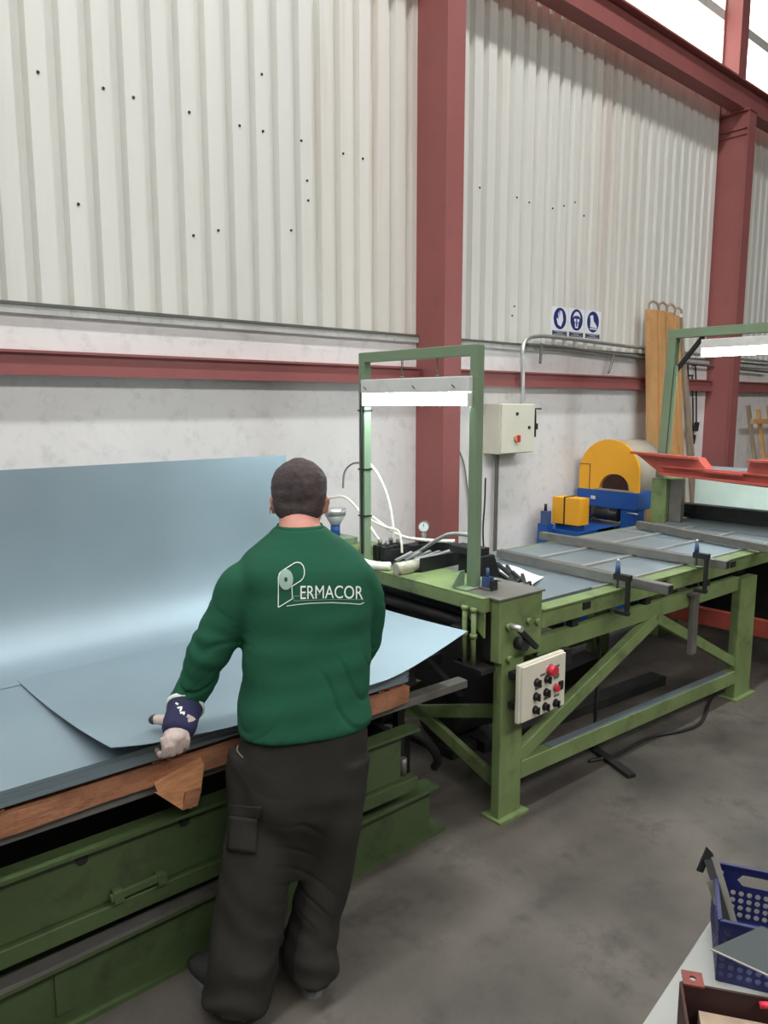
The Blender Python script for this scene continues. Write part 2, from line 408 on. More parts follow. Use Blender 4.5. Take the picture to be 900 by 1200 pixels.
# rails
up_rail = LB(0.29, 3.0, 0.0, 0.06, 0.865, 0.95).build('top_rail', 'green', bench, 0.003)
LB(0.29, 3.0, -0.012, 0.072, 0.95, 0.958).build('rail_lip', 'green', up_rail)
LB(0.29, 2.27, 0.02, 0.07, 0.725, 0.815).build('frame_rail', 'green', bench, 0.003)
LB(0.29, 3.0, 1.05, 1.11, 0.865, 0.95).build('top_rail', 'green', bench, 0.003)
LB(0.17, 2.27, 1.1, 1.15, 0.725, 0.815).build('frame_rail', 'green', bench, 0.003)
for x in (0.5, 1.15, 1.8, 2.4): LB(x, x + 0.06, 0.075, 1.04, 0.80, 0.86).build('cross_member', 'dark', bench)
for x in (0.55, 1.2, 1.85): LB(x, x + 0.05, 0.02, 0.06, 0.815, 0.865).build('spacer', 'dark', bench)
lr = L().bar((0.17, 0.03, 0.205), (2.27, 0.03, 0.155), 0.06, 0.085).build('low_rail', 'green', bench, 0.003)
L().bar((0.4, 0.03, 0.2435), (2.2, 0.03, 0.2), 0.05, 0.004).build('worn_edge', 'galvd', lr)
L().bar((0.17, 0.03, 0.27), (1.30, 0.03, 0.72), 0.05, 0.07).build('diagonal_brace', 'green', bench, 0.003)
L().bar((1.33, 0.04, 0.72), (2.28, 0.04, 0.25), 0.05, 0.06).build('diagonal_brace', 'green', bench, 0.003)
L().bar((0.10, 0.05, 0.50), (0.10, 1.2, 0.12), 0.03, 0.06).build('end_brace', 'green', bench)
L().bar((0.10, 1.2, 0.50), (0.10, 0.05, 0.12), 0.03, 0.06).build('end_brace', 'green', bench)
L().bar((0.17, 1.12, 0.2), (2.27, 1.12, 0.16), 0.06, 0.08).build('low_rail', 'green', bench)
# rusty grey hanging bracket below the rail
hb = LB(1.66, 1.72, -0.012, 0.015, 0.44, 0.80).build('hanging_bracket', 'steel', bench)
LB(1.63, 1.75, -0.02, 0.10, 0.80, 0.812).build('bracket_foot', 'steel', hb)
# top plates and strips
for i, (x0, x1) in enumerate(((0.31, 1.02), (1.04, 1.72), (1.74, 2.42), (2.44, 3.0))):
    for y0, y1 in ((0.10, 0.40), (0.44, 0.72), (0.76, 1.04)):
        LB(x0, x1 if i else x1, y0, y1 if i else y1 + 0.038, 0.945, 0.962).build('top_plate', 'galvd', bench)
for y in (0.42, 0.74):
    LB(1.04, 3.0, y - 0.012, y + 0.012, 0.95, 0.972).build('slide_strip', 'bright', bench)
LB(0.8, 3.0, 0.078, 0.094, 0.94, 0.966).build('slide_strip', 'bright', bench)
for x in (0.6, 1.3, 2.1): LB(x, x + 0.06, -0.006, 0.0, 0.90, 0.935).build('rail_patch', 'dark', up_rail)

# three square tubes laid across the bench, with clamps
def laid(px0, py0, px1, py1, label, lift=0.0):
    p = atZ(px0, py0, 1.0); q = atZ(px1, py1, 1.0); p.z = q.z = 0.9985
    m = MB().bar(p, q, 0.05, 0.05)
    o = tag(m.build('square_tube', 'steel', None, 0.003), label, 'steel tube', 'square tubes laid across the feed bench')
    d = (q - p).normalized()
    MB().obox(q + d * 0.0012, d * 0.001, Vector((-d.y, d.x, 0)) * 0.019, Vector((0, 0, 0.019))).build('end_shade', 'dark', o)  # dark plate on the closed end, standing in for shade inside the tube
    return p, q
T1 = laid(585, 648, 786, 691, 'grey square steel tube laid across the bench next to the white paper')
T2 = laid(634, 627, 853, 662, 'middle grey square steel tube laid across the green bench')
T3 = laid(748, 614, 930, 648, 'grey square steel tube laid across the bench end nearest the red beam')
def clamp(px, pyt, pyb, y, label):
    t = atY(px, pyt, y); b = atY(px, pyb, y)
    c = thing('screw_clamp', label, 'clamp', (b.x, y, b.z), BROT, 'clamps holding the tubes on the bench')
    x = t.x
    MB().box(x - 0.012, x + 0.012, y - 0.008, y + 0.008, b.z, t.z - 0.07).build('rail', 'dark', c)
    MB().box(x - 0.014, x + 0.014, y - 0.012, y + 0.06, b.z - 0.02, b.z).build('fixed_jaw', 'dark', c)
    MB().box(x - 0.016, x + 0.016, y - 0.014, y + 0.075, t.z - 0.075, t.z - 0.045).build('sliding_jaw', 'dark', c)
    MB().cyl((x, y + 0.06, t.z - 0.12), (x, y + 0.06, t.z - 0.02), 0.008, 8).build('screw', 'steel', c)
    MB().cyl((x, y + 0.06, t.z - 0.045), (x, y + 0.06, t.z + 0.012), 0.014, 10, 0.010).build('handle', 'clampblue', c)
    MB().cyl((x, y + 0.06, t.z + 0.012), (x, y + 0.06, t.z + 0.03), 0.007, 8).build('tip', 'bright', c)
clamp(737, 664, 716, 1.925, 'blue screw clamp on the square tube nearest the white paper')
clamp(829, 640, 690, 1.90, 'blue screw clamp on the middle square tube')

# blue clamp at the head
p = atZ(571, 690, 1.053)
c = thing('toggle_clamp', 'small blue toggle clamp on the near corner of the green head', 'clamp', (p.x, p.y, 1.05))
for dx in (-0.012, 0.012):
    MB().box(p.x + dx - 0.004, p.x + dx + 0.004, p.y - 0.025, p.y + 0.02, 1.056, 1.11).build('side_plate', 'clampblue', c)
MB().box(p.x - 0.03, p.x + 0.03, p.y - 0.035, p.y + 0.035, 1.054, 1.062).build('base_plate', 'steel', c)
MB().cyl((p.x, p.y, 1.10), (p.x + 0.10, p.y + 0.01, 1.075), 0.008, 8).build('lever', 'bright', c)
MB().cyl((p.x, p.y, 1.105), (p.x, p.y, 1.15), 0.008, 8).build('screw', 'clampblue', c)
MB().box(p.x - 0.02, p.x + 0.02, p.y - 0.045, p.y - 0.03, 1.0, 1.10).build('jaw', 'dark', c)

# control panel
cp = thing('control_panel', 'cream control box with black, red and green buttons on the green leg', 'control panel', (2.775, 1.97, 0.45))
A0 = atY(613, 782, 1.95); A1 = atY(665, 765, 1.95); A2 = atY(611, 851, 1.95)
x0, x1, z1, z0 = A0.x, A1.x, A0.z, A2.z
B(x0, x1, 1.968, 1.99, z0, z1).build('enclosure', 'cream', cp, 0.004)
for zz in (z0 + 0.05, z1 - 0.08): B(x0 + 0.02, x0 + 0.06, 1.99, 2.046, zz, zz + 0.03).build('mount', 'dark', cp)
pn = B(x0 + 0.008, x1 - 0.004, 1.955, 1.968, z0 + 0.008, z1 - 0.006).build('door', 'cream', cp, 0.003)
def btn(px, py, r, d, m, name='button', sel=False):
    p = atY(px, py, 1.95)
    o = MB().cyl((p.x, 1.955, p.z), (p.x, 1.955 - d, p.z), r, 14).build(name, m, cp)
    MB().cyl((p.x, 1.955, p.z), (p.x, 1.952, p.z), r * 1.25, 14).build('bezel', 'bright' if m != 'black' else 'dark', o)
    if sel: MB().box(p.x - 0.005, p.x + 0.005, 1.955 - d - 0.008, 1.955 - d, p.z - r, p.z + r).build('grip', 'black', o)
btn(645, 785, 0.024, 0.035, 'redbtn', 'stop_button')
btn(652, 791, 0.014, 0.012, 'greenbtn')
btn(651.6, 806, 0.017, 0.018, 'redbtn')
for px, py in ((641.6, 796), (629.6, 800), (640.6, 811.5), (628.7, 816.5), (627.8, 832), (639.4, 828), (651.6, 824)):
    btn(px, py, 0.016, 0.018, 'black', 'selector_knob', True)
p = atY(657.5, 803, 1.95); MB().box(p.x - 0.014, p.x + 0.014, 1.946, 1.955, p.z - 0.02, p.z + 0.02).build('rocker_switch', 'black', cp)
for (px, py, w) in ((632, 806, 0.05), (642, 818, 0.05), (653, 815, 0.04), (653, 781, 0.045), (637, 791, 0.035)):
    p = atY(px, py, 1.95); MB().box(p.x - w / 2, p.x + w / 2, 1.953, 1.955, p.z - 0.005, p.z + 0.005).build('label_plate', 'steel', cp)
p = atY(668, 768, 1.98); B(p.x - 0.0, p.x + 0.04, 2.0, 2.04, p.z - 0.05, p.z + 0.02).build('cable_gland', 'black', cp)

# lamp frame and hanging lamp over the head
FX = 2.58
lf = thing('lamp_frame', 'pale green square-tube goal frame standing on the bench head', 'frame', (FX, 2.65, 1.053))
B(FX - 0.023, FX + 0.023, 2.255, 2.301, 1.0535, 2.16).build('post', 'greenlt', lf, 0.003)
B(FX - 0.023, FX + 0.023, 3.035, 3.081, 1.051, 2.16).build('post', 'greenlt', lf, 0.003)
B(FX - 0.0225, FX + 0.0225, 2.2555, 3.0805, 2.112, 2.162).build('top_bar', 'greenlt', lf, 0.003)
B(FX - 0.09, FX + 0.03, 2.24, 2.32, 1.0535, 1.060).build('foot_plate', 'greenlt', lf)
MB().prism([(0, 0), (0.09, 0), (0.09, 0.07), (0.06, 0.07)], lambda a, z: (FX - 0.11 + a, 2.315, 1.06 + z), (0, 0.008, 0)).build('foot_gusset', 'greenlt', lf)
for z in (1.86, 1.55, 1.3): B(FX - 0.027, FX + 0.027, 3.030, 3.086, z, z + 0.008).build('cable_tie', 'black', lf)
MB().tube([(FX - 0.03, 3.05, 2.0), (FX - 0.03, 3.052, 1.6), (FX - 0.03, 3.05, 1.1)], 0.006, 6).build('lamp_cable', 'black', lf)
def lamp(name, label, x, y0, y1, ztop, zhang, chains):
    l = thing(name, label, 'lamp', (x, (y0 + y1) / 2, ztop - 0.13), 0, None)
    B(x - 0.055, x + 0.055, y0, y1, ztop - 0.07, ztop).build('housing', 'white', l, 0.004)
    MB().prism([(-0.05, 0), (0.05, 0), (0.04, -0.045), (0.02, -0.06), (-0.02, -0.06), (-0.04, -0.045)], lambda a, z: (x + a, y0 + 0.01, ztop - 0.071 + z), (0, y1 - y0 - 0.02, 0)).build('tube_glow', 'lamp', l)  # one glowing trough shaped to cover the tube pair and its glow
    for e in (y0, y1 - 0.008): B(x - 0.05, x + 0.05, e, e + 0.008, ztop - 0.132, ztop - 0.0715).build('end_cap', 'white', l)
    for y in chains:
        ch = MB(); z = ztop
        k = 0
        while z < zhang - 0.002:
            z2 = min(z + 0.026, zhang)
            off = Vector((0.006, 0, 0)) if k % 2 else Vector((0, 0.006, 0))
            a = Vector((x, y, z - 0.003)); b_ = Vector((x, y, z2 + 0.001)); mid = (a + b_) / 2
            ch.tube([a, mid + off, b_, mid - off, a], 0.0022, 5, 4)
            z = z2; k += 1
        ch.build('chain', 'steel', l)
        MB().cyl((x, y, ztop), (x, y, ztop + 0.012), 0.01, 8).build('hanger', 'steel', l)
    return l
l1 = lamp('fluorescent_lamp', 'lit white fluorescent lamp hanging by two chains in the frame on the bench head', FX, 2.283, 3.027, 2.022, 2.111, (2.53, 2.77))
for y in (2.36, 2.62, 2.98):
    MB().bar((FX - 0.056, y, 1.97), (FX - 0.056, y + 0.02, 1.985), 0.003, 0.004).build('clip', 'dark', l1)

# black tray with pneumatic parts lying across the head
ty = atZ(484, 672, 1.05)
tr = thing('parts_tray', 'black open steel tray lying on top of the green bench head', 'tray', (2.75, 2.8, 1.052))
B(2.61, 3.0, 2.66, 2.668, 1.0525, 1.125).build('side', 'black', tr)
B(2.61, 3.05, 2.93, 2.938, 1.0525, 1.125).build('side', 'black', tr)
B(2.61, 3.05, 2.668, 2.93, 1.0525, 1.058).build('bottom', 'black', tr)
B(2.995, 3.05, 2.66, 2.93, 1.058, 1.13).build('end', 'black', tr)
for i, (a, b_, w) in enumerate((((2.64, 2.72, 1.10), (2.95, 2.70, 1.132), .03), ((2.64, 2.76, 1.09), (2.84, 2.75, 1.12), .02))):
    tag(MB().bar(a, b_, w, 0.008).build('steel_strip', 'bright'), ('long' if i == 0 else 'short') + ' bright steel strip lying in the black tray', 'metal strip', 'strips in the black tray')
for i in range(3):
    a = Vector((2.64 + i * .05, 2.88 - .02 * i, 1.075))
    tag(MB().bar(a, a + Vector((.1, -.02, .035)), .02, .012).build('fitting', 'bright'), 'small bright fitting lying in the black tray', 'fitting', 'fittings in the black tray')
bc = thing('blade_cover', 'black sheet metal cover with a slanted edge behind the near lamp post', 'cover', (2.95, 2.45, 0.97))
MB().prism([(0, 0), (0.17, 0), (0.10, 0.17), (0.0, 0.17)], lambda a, z: (2.80 + a, 2.42, 0.975 + z), (0, 0.16, 0)).build('casing', 'black', bc, 0.006)
B(2.78, 2.88, 2.44, 2.62, 1.146, 1.18).build('lid', 'black', bc)

pg = thing('pressure_gauge', 'round white pressure gauge on a black valve body by the red column', 'gauge', (2.95, 3.02, 0.98))
gp = atX(497, 617, 2.95)
MB().box(2.88, 3.04, gp.y - 0.045, gp.y + 0.09, 1.0, 1.11).build('valve_body', 'black', pg, 0.006)
MB().box(2.93, 2.99, gp.y - 0.02, gp.y + 0.14, 1.06, 1.09).build('pipe_block', 'dark', pg)
MB().cyl((2.95, gp.y, 1.11), (2.95, gp.y, gp.z), 0.014, 10).build('stem', 'bright', pg)
MB().cyl((2.95, gp.y, 1.11), (2.95, gp.y, 1.15), 0.035, 12).build('collar', 'black', pg)
dv = Vector((-0.8, -0.6, 0))
gc = Vector((2.95, gp.y, gp.z))
g = MB().cyl(gc - dv * 0.012, gc + dv * 0.016, 0.032, 20).build('gauge_case', 'steel', pg)
MB().cyl(gc + dv * 0.016, gc + dv * 0.018, 0.027, 20).build('dial', 'white', g)
MB().bar(gc + dv * 0.019, gc + dv * 0.019 + Vector((0.0, 0.0, 0.02)), 0.003, 0.002).build('needle', 'black', g)

def hose(name, pts, r, m, label, plane=2.74):
    P = [atX(a, b_, plane + (q[0] if q else 0)) for a, b_, *q in pts]
    return tag(MB().tube(P, r, 8, 8).build(name, m), label, 'hose', 'hoses on the bench head')
hose('air_hose', [(386, 584), (405, 583), (425, 604), (442, 630), (457, 652)], 0.008, 'hose', 'thin cream air hose rising in an arch over the far lamp post', 2.69)
hose('air_hose', [(430, 540), (443, 556), (455, 585), (461, 620), (459, 650), (457, 662)], 0.008, 'hose', 'cream air hose dropping steeply from the far lamp post into the tray', 2.76)
hose('air_hose', [(430, 600), (445, 612), (470, 628), (500, 633), (533, 634, .1)], 0.009, 'hose', 'cream air hose running level past the pressure gauge', 2.82)
hose('air_hose', [(428, 606), (450, 617), (466, 622), (470, 634), (471, 648)], 0.007, 'hose', 'short cream air hose bending down beside the level one', 2.725)
hose('grey_hose', [(478, 652), (492, 646), (510, 634), (528, 626), (548, 627), (556, 632)], 0.011, 'greyhose', 'thick grey hose arching over the black tray', 2.79)
hose('grey_cable', [(402, 572), (404, 553), (414, 543), (428, 543)], 0.006, 'greyhose', 'thin grey cable curling beside the far lamp post', 2.72)
# plastic roll + cloudy block on the beam
q = atZ(474, 672, 1.05)
tb = thing('plastic_bowl', 'cloudy clear plastic filter block on the green cross beam', 'filter', (q.x, q.y, 1.051))
MB().box(q.x - 0.05, q.x + 0.05, q.y - 0.03, q.y + 0.04, 1.0515, 1.105).build('block', 'clear', tb, 0.012)
MB().cyl((q.x - 0.06, q.y - 0.0, 1.08), (q.x + 0.07, q.y - 0.01, 1.085), 0.03, 14).build('cap', 'clear', tb)
MB().cyl((q.x + 0.07, q.y - 0.01, 1.085), (q.x + 0.095, q.y - 0.012, 1.085), 0.016, 10).build('nozzle', 'bright', tb)
hp = [Vector((2.49, 3.10, 1.085)), Vector((2.475, 2.98, 1.08)), Vector((2.49, 2.87, 1.072)), Vector((2.53, 2.80, 1.075))]
tag(MB().tube(hp, 0.022, 12).build('fabric_sleeve', 'hose'), 'thick cream sleeve of hose lying along the green cross beam', 'hose')
MB
# dark valves heap by far post
for i, (px, py) in enumerate(((428, 650), (440, 648), (452, 650), (432, 658))):
    q = Vector([(2.665, 2.975, 1.06), (2.745, 2.975, 1.06), (2.665, 3.035, 1.06), (2.745, 3.035, 1.06)][i])
    v = thing('valve', 'dark pneumatic valve clustered at the foot of the far lamp post', 'valve', (q.x, q.y, 1.052), 0, 'valves at the far lamp post')
    MB().obox((q.x, q.y, 1.095), (0.034, 0, 0), (0, 0.022, 0), (0, 0, 0.042)).build('body', 'dark', v, 0.004)
    MB().cyl((q.x, q.y, 1.136), (q.x, q.y, 1.165), 0.012, 10).build('coil', 'steel', v)
# glass-bowl lubricator
q = atX(393, 626, 2.65)
lu = thing('lubricator', 'glass bowl lubricator with a blue cap on a green bracket behind the worker', 'lubricator', (2.65, q.y, 1.10))
B(2.58, 2.72, q.y - 0.12, q.y + 0.10, 1.102, 1.14).build('bracket', 'greenlt', lu, 0.003)
MB().cyl((2.65, q.y, 1.14), (2.65, q.y, 1.20), 0.028, 14).build('cap', 'blue', lu)
MB().cyl((2.65, q.y, 1.20), (2.65, q.y, 1.26), 0.025, 18, 0.06).build('cone', 'glass', lu)
MB().cyl((2.65, q.y, 1.26), (2.65, q.y, 1.30), 0.062, 18).build('rim', 'bright', lu)
# paper and clamp heap on the bench plate
pa = [atZ(x, y, 0.965) for x, y in ((584, 664), (637, 676), (622, 692), (590, 692))]
tag(MB().grid(lambda u, v: (pa[0] * (1 - u) + pa[1] * u) * (1 - v) + (pa[3] * (1 - u) + pa[2] * u) * v + Vector((0, 0, 0.012 + 0.012 * math.sin(5 * u + 3 * v))), 10, 8, 0.002).build('paper_sheet', 'paper'), 'crumpled white paper sheet on the bench under the black clamps', 'paper')
def heapclamp(px, py, px2, py2, label, k):
    a = atZ(px, py, 1.0); b_ = atZ(px2, py2, 1.03)
    c = thing('spring_clamp', label, 'clamp', (a.x, a.y, 0.985), 0, 'black clamps piled on the paper')
    MB().bar(a, b_, 0.016, 0.02).build('jaw', 'black', c)
    MB().bar(a + Vector((0.03, 0.02, 0.01)), b_ + Vector((-0.02, 0.05, 0.01)), 0.016, 0.02).build('jaw', 'dark', c)
    MB().cyl(a + Vector((0, 0, -.012)), a + Vector((0, 0, .03)), 0.014, 8).build('pivot', 'steel', c)
heapclamp(600, 693, 622, 683, 'black clamp lying flat on the white paper', 0)
heapclamp(612, 690, 594, 664, 'black clamp pointing up from the white paper', 1)
heapclamp(617, 691, 612, 674, 'short black clamp leaning on the others on the paper', 2)
heapclamp(607, 694, 598, 676, 'black clamp at the edge of the paper', 3)

# ---------------------------------------------------------------- lift table with pallet and sheets
LROT = R_(-2.0)
LX = Matrix.Translation((0.49, 2.17, 0)) @ Matrix.Rotation(LROT, 4, 'Z')
def K(*a): return MB(LX).box(*a)
lt = thing('lift_table', 'low heavy green steel lift table under the stack of sheets', 'lift table', (0.49, 2.17, 0))
# base stays parallel to the wall
B(-0.9, 2.29, 2.165, 3.4, 0.0, 0.018).build('base_plate', 'greenshade', lt)
B(-0.9, 2.25, 2.225, 2.25, 0.018, 0.205).build('base_channel', 'greenshade', lt)
B(-0.9, 2.26, 2.175, 2.27, 0.205, 0.222).build('base_flange', 'greenshade', lt, 0.003)
B(-0.9, 2.25, 3.32, 3.345, 0.018, 0.205).build('base_channel', 'greenshade', lt)
B(2.22, 2.25, 2.25, 3.32, 0.018, 0.205).build('base_end', 'greenshade', lt)
B(-0.9, 1.6, 2.172, 2.224, 0.222, 0.236).build('worn_strip', 'steel', lt)
for x in (0.62, 1.75): B(x, x + 0.05, 2.215, 2.225, 0.03, 0.2).build('weld_plate', 'greenshade', lt)
# carriage
K(-1.3, 1.58, 0.0, 0.05, 0.298, 0.355).build('carriage_rail', 'greenshade', lt, 0.004)
cw = K(-1.3, 1.50, 0.02, 0.04, 0.36, 0.56).build('carriage_web', 'greenshade', lt)
K(-1.3, 1.58, -0.012, 0.06, 0.56, 0.572).build('carriage_flange', 'greenshade', lt)
for x in (0.02, 0.35): MB(LX).cyl((x + 0.2, 0.022, 0.535), (x + 0.2, 0.012, 0.535), 0.018, 14).build('hole_shade', 'black', cw)  # black discs on the web, standing in for the shade inside holes
K(-1.3, 1.50, 0.9, 0.95, 0.298, 0.56).build('carriage_web', 'greenshade', lt)
K(1.47, 1.50, 0.045, 0.9, 0.36, 0.56).build('carriage_end', 'dark', lt)
MB(LX).bar((0.29, -0.01, 0.385), (0.46, -0.01, 0.39), 0.015, 0.02).build('latch_bar', 'greenshade', lt)
for x in (0.30, 0.44): K(x, x + 0.03, -0.02, 0.02, 0.365, 0.40).build('latch_block', 'greenshade', lt)
MB(LX).cyl((1.54, 0.05, 0.36), (1.54, 0.05, 0.43), 0.016, 8).build('lug', 'steel', lt)
K(-1.3, 1.9, 0.03, 0.09, 0.655, 0.69).build('deck_rail', 'steel', lt, 0.003)
K(-1.3, 1.9, 0.8, 0.86, 0.655, 0.69).build('deck_rail', 'steel', lt, 0.003)
for x in (-1.2, -.3, .6, 1.4):
    K(x, x + 0.08, 0.3, 0.9, 0.572, 0.655).build('deck_bearer', 'dark', lt)
K(-1.3, 1.47, 0.30, 0.33, 0.236, 0.56).build('inner_plate', 'dark', lt)
# back stop that holds the upright sheet
for x in (0.1, 1.2): K(x, x + 0.05, 1.215, 1.265, 0.0, 1.3).build('stop_post', 'dark', lt)
K(-0.6, 1.75, 1.0, 1.21, 0.60, 0.65).build('back_deck', 'dark', lt)
# black post and dark cross rails to the right of the pallet
sp = thing('support_post', 'black steel post between the timber pallet and the green bench', 'post', (2.19, 2.34, 0.0))
B(2.16, 2.225, 2.30, 2.36, 0.69, 0.88).build('post', 'black', sp)
MB().bar((2.23, 2.33, 0.86), (2.48, 2.25, 0.56), 0.02, 0.02).build('strut', 'black', sp)
B(2.1, 2.46, 2.36, 2.42, 0.69, 0.74).build('cross_rail', 'dark', sp)
B(2.15, 2.235, 2.30, 2.375, 0.66, 0.69).build('foot', 'black', sp)
B(2.16, 2.2, 2.34, 2.375, 0.222, 0.66).build('lower_post', 'black', sp)
# timber pallet
pal = thing('timber_pallet', 'rough reddish brown timber pallet under the stack of galvanised sheets', 'pallet', (0.49, 2.17, 0.69), LROT)
random.seed(3)
def plank(x0, x1, y0, y1, z0, z1, name='plank', m='pallet'):
    n = 24; mm = MB(LX)
    rings = []
    for i in range(n + 1):
        x = x0 + (x1 - x0) * i / n
        j = [random.uniform(-0.008, 0.008) for _ in range(4)]
        rings.append([(x, y0 + j[0], z0 + abs(j[1]) * .6), (x, y1, z0), (x, y1, z1), (x, y0 + j[2], z1 - abs(j[3]) * .6)])
    mm.loft([[Vector(v) for v in r] for r in rings], False)
    return mm.build(name, m, pal)
plank(-1.2, 1.53, 0.0, 0.13, 0.692, 0.762)
plank(-1.2, 1.53, 0.40, 0.52, 0.692, 0.762)
plank(-1.2, 1.53, 0.85, 0.98, 0.692, 0.762)
for x in (-1.1, -.6, -.1, .45, .9, 1.38): plank(x, x + 0.12, 0.015, 1.1, 0.764, 0.782, 'deck_board')
bw = MB(LX).prism([(0.44, 0.70), (0.60, 0.74), (0.585, 0.655), (0.55, 0.605), (0.515, 0.62)], lambda x, z: (x, -0.045, z), (0.012, 0.06, 0.01)).build('broken_block', 'woodlt', pal)
MB(LX).prism([(0.515, 0.615), (0.53, 0.67), (0.585, 0.665), (0.568, 0.612)], lambda x, z: (x, -0.052, z), (0, 0.008, 0)).build('splinter', 'pallet', bw)
MB(LX).prism([(0.43, 0.705), (0.515, 0.617), (0.522, 0.68)], lambda x, z: (x, -0.056, z), (0, 0.01, 0)).build('splinter', 'woodlt', bw)
# the stack, sheet by sheet
NS, TS = 12, 0.0038
sheet_me = None
for i in range(NS):
    z0 = 0.783 + i * 0.0042
    off = random.uniform(-0.0015, 0.0015); offx = random.uniform(-0.01, 0.01)
    if sheet_me is None:
        o = K(-1.15, 1.52, 0.0, 1.05, z0, z0 + TS).build('metal_sheet', 'galv'); sheet_me = o; org = o.location.copy()
    else:
        o = sheet_me.copy(); COL.objects.link(o)
        o.location = org + Vector((offx, off, i * 0.0042))
    tag(o, 'flat galvanised sheet lying in the neat stack on the timber pallet', 'metal sheet', 'galvanised sheets stacked on the pallet')
ZST = 0.783 + NS * 0.0042
# upright sheet behind the stack
p0 = atY(335, 533, 3.33)
UPR = [(2.98, ZST + 0.0022), (3.06, ZST + 0.009), (3.14, ZST + 0.032), (3.20, ZST + 0.072), (3.245, ZST + 0.13), (3.275, ZST + 0.21), (3.297, ZST + 0.33), (3.315, ZST + 0.52), (3.33, p0.z)]
def upr(u, v):
    f = v * (len(UPR) - 1); i = min(int(f), len(UPR) - 2); t = f - i
    a, b_, c, d = [UPR[max(0, min(len(UPR) - 1, j))] for j in (i - 1, i, i + 1, i + 2)]
    q = [0.5 * (2 * b_[k] + (c[k] - a[k]) * t + (2 * a[k] - 5 * b_[k] + 4 * c[k] - d[k]) * t * t + (3 * b_[k] - a[k] - 3 * c[k] + d[k]) * t ** 3) for k in (0, 1)]
    return (-0.35 + u * (p0.x + 0.35), q[0], q[1])
tag(MB().grid(upr, 12, 48, Vector((0, -0.0015, 0.0015))).build('upright_sheet', 'galv'), 'large galvanised sheet curving up from the stack and standing against the stop behind it', 'metal sheet')
# the sheet being lifted and fed into the head
YE = 2.08
near = [(130, 876), (168, 873), (205, 866), (270, 852), (350, 833), (435, 806), (480, 784), (515, 762), (548, 737)]
NE = [atY(a, b_, YE) for a, b_ in near]; NE[-1].z = min(NE[-1].z, 0.94)
FARL = atZ(20, 797, ZST + 0.006)
def near_edge(x):
    for a, b_ in zip(NE, NE[1:]):
        if x <= b_.x: t = (x - a.x) / (b_.x - a.x); return a.z + (b_.z - a.z) * t
    return NE[-1].z
def lifted(u, v):
    xn = NE[0].x + (NE[-1].x - NE[0].x) * u
    xf = FARL.x + (NE[-1].x + 0.03 - FARL.x) * u
    x = xn * (1 - v) + xf * v
    y = YE * (1 - v) + (FARL.y) * v
    zf = ZST + 0.006 + max(0, (x - 1.55) / 0.9) ** 1.6 * 0.09
    zs = (near_edge(xn - .04) + near_edge(xn) + near_edge(xn + .04)) / 3 if 0.03 < u < .97 else near_edge(xn)
    z = zf + (zs - zf) * (1 - v) ** 2.2
    return Vector((x, y, max(z, ZST + 0.006)))
tag(MB().grid(lifted, 40, 24, 0.0015).build('lifted_sheet', 'galv'), 'galvanised sheet lifted by the worker and fed into the green bench head', 'metal sheet')

# ---------------------------------------------------------------- saw machine (yellow guard, blue frame)
SX = 5.88
sw = thing('coil_saw', 'blue machine with a rounded yellow guard and a beige drum behind the bench', 'machine', (5.88, 3.65, 0))
yl, yr, zb, zt = 3.932, 3.339, 1.137, 1.589
yc = (yl + yr) / 2; rr = (yl - yr) / 2
poly = [(yl, zb)] + [(yc + rr * math.cos(t), zt - rr + rr * math.sin(t)) for t in [math.pi * i / 24 for i in range(25)]] + [(yr, zb)]
hc, hr = 3.571, 0.153
poly += [(hc - hr, zb)] + [(hc - hr * math.cos(t), zb + hr * math.sin(t)) for t in [math.pi * i / 14 for i in range(1, 14)]] + [(hc + hr, zb)]
gd = MB().prism(poly, lambda y, z: (SX, y, z), (0.03, 0, 0)).build('guard', 'yellow', sw)
B(SX - 0.004, SX, yl - 0.113, yl - 0.108, zb, 1.358).build('guard_seam', 'dark', gd)
B(SX - 0.004, SX, yl - 0.113, yl, 1.358, 1.363).build('guard_seam', 'dark', gd)
MB().cyl((SX + 0.031, yc, zt - rr), (SX + 0.46, yc - 0.02, zt - rr - 0.01), rr * 0.99, 40).build('drum', 'beige', sw)
MB().cyl((SX + 0.005, hc, zb + 0.02), (SX + 0.03, hc, zb + 0.02), 0.125, 20).build('blade', 'rust', sw)
B(SX - 0.01, SX + 0.3, yr - 0.005, yl + 0.01, 0.985, zb).build('cross_frame', 'blue', sw, 0.004)
B(SX - 0.012, SX + 0.02, hc - 0.19, hc + 0.19, zb, zb + 0.015).build('ledge', 'beige', sw)
B(SX, SX + 0.12, yr, yr + 0.16, 0.0, 0.985).build('post', 'blue', sw, 0.004)
B(SX, SX + 0.12, yl - 0.06, yl, 0.0, 0.985).build('post', 'blue', sw, 0.004)
B(5.33, SX - 0.02, 3.54, 3.97, 0.0, 0.832).build('base', 'blue', sw, 0.006)
B(5.6, SX + 0.2, 3.54, 3.9, 0.80, 0.83).build('tray', 'blue', sw)
mo = MB().cyl((SX + 0.02, 3.74, 0.935), (SX + 0.02, 3.52, 0.925), 0.062, 16).build('motor', 'black', sw)
B(SX - 0.03, SX + 0.06, 3.52, 3.59, 0.885, 0.984).build('terminal_box', 'dark', mo)
MB().tube([(SX + .01, 3.74, 0.94), (SX - 0.02, 3.80, 0.885), (SX - 0.02, 3.86, 0.91), (SX - .01, 3.88, 0.99)], 0.011, 6).build('cable', 'black', sw)
B(SX - 0.014, SX - 0.0105, 3.75, 3.795, 1.05, 1.08).build('plate_label', 'white', sw)
MB().cyl((SX - 0.05, 3.30, 0.965), (SX - 0.02, 3.42, 0.96), 0.007, 6).build('lever', 'bright', sw)
yb = thing('yellow_box', 'small yellow guard box with a black strap on a blue bracket', 'guard box', (5.39, 3.66, 0.832))
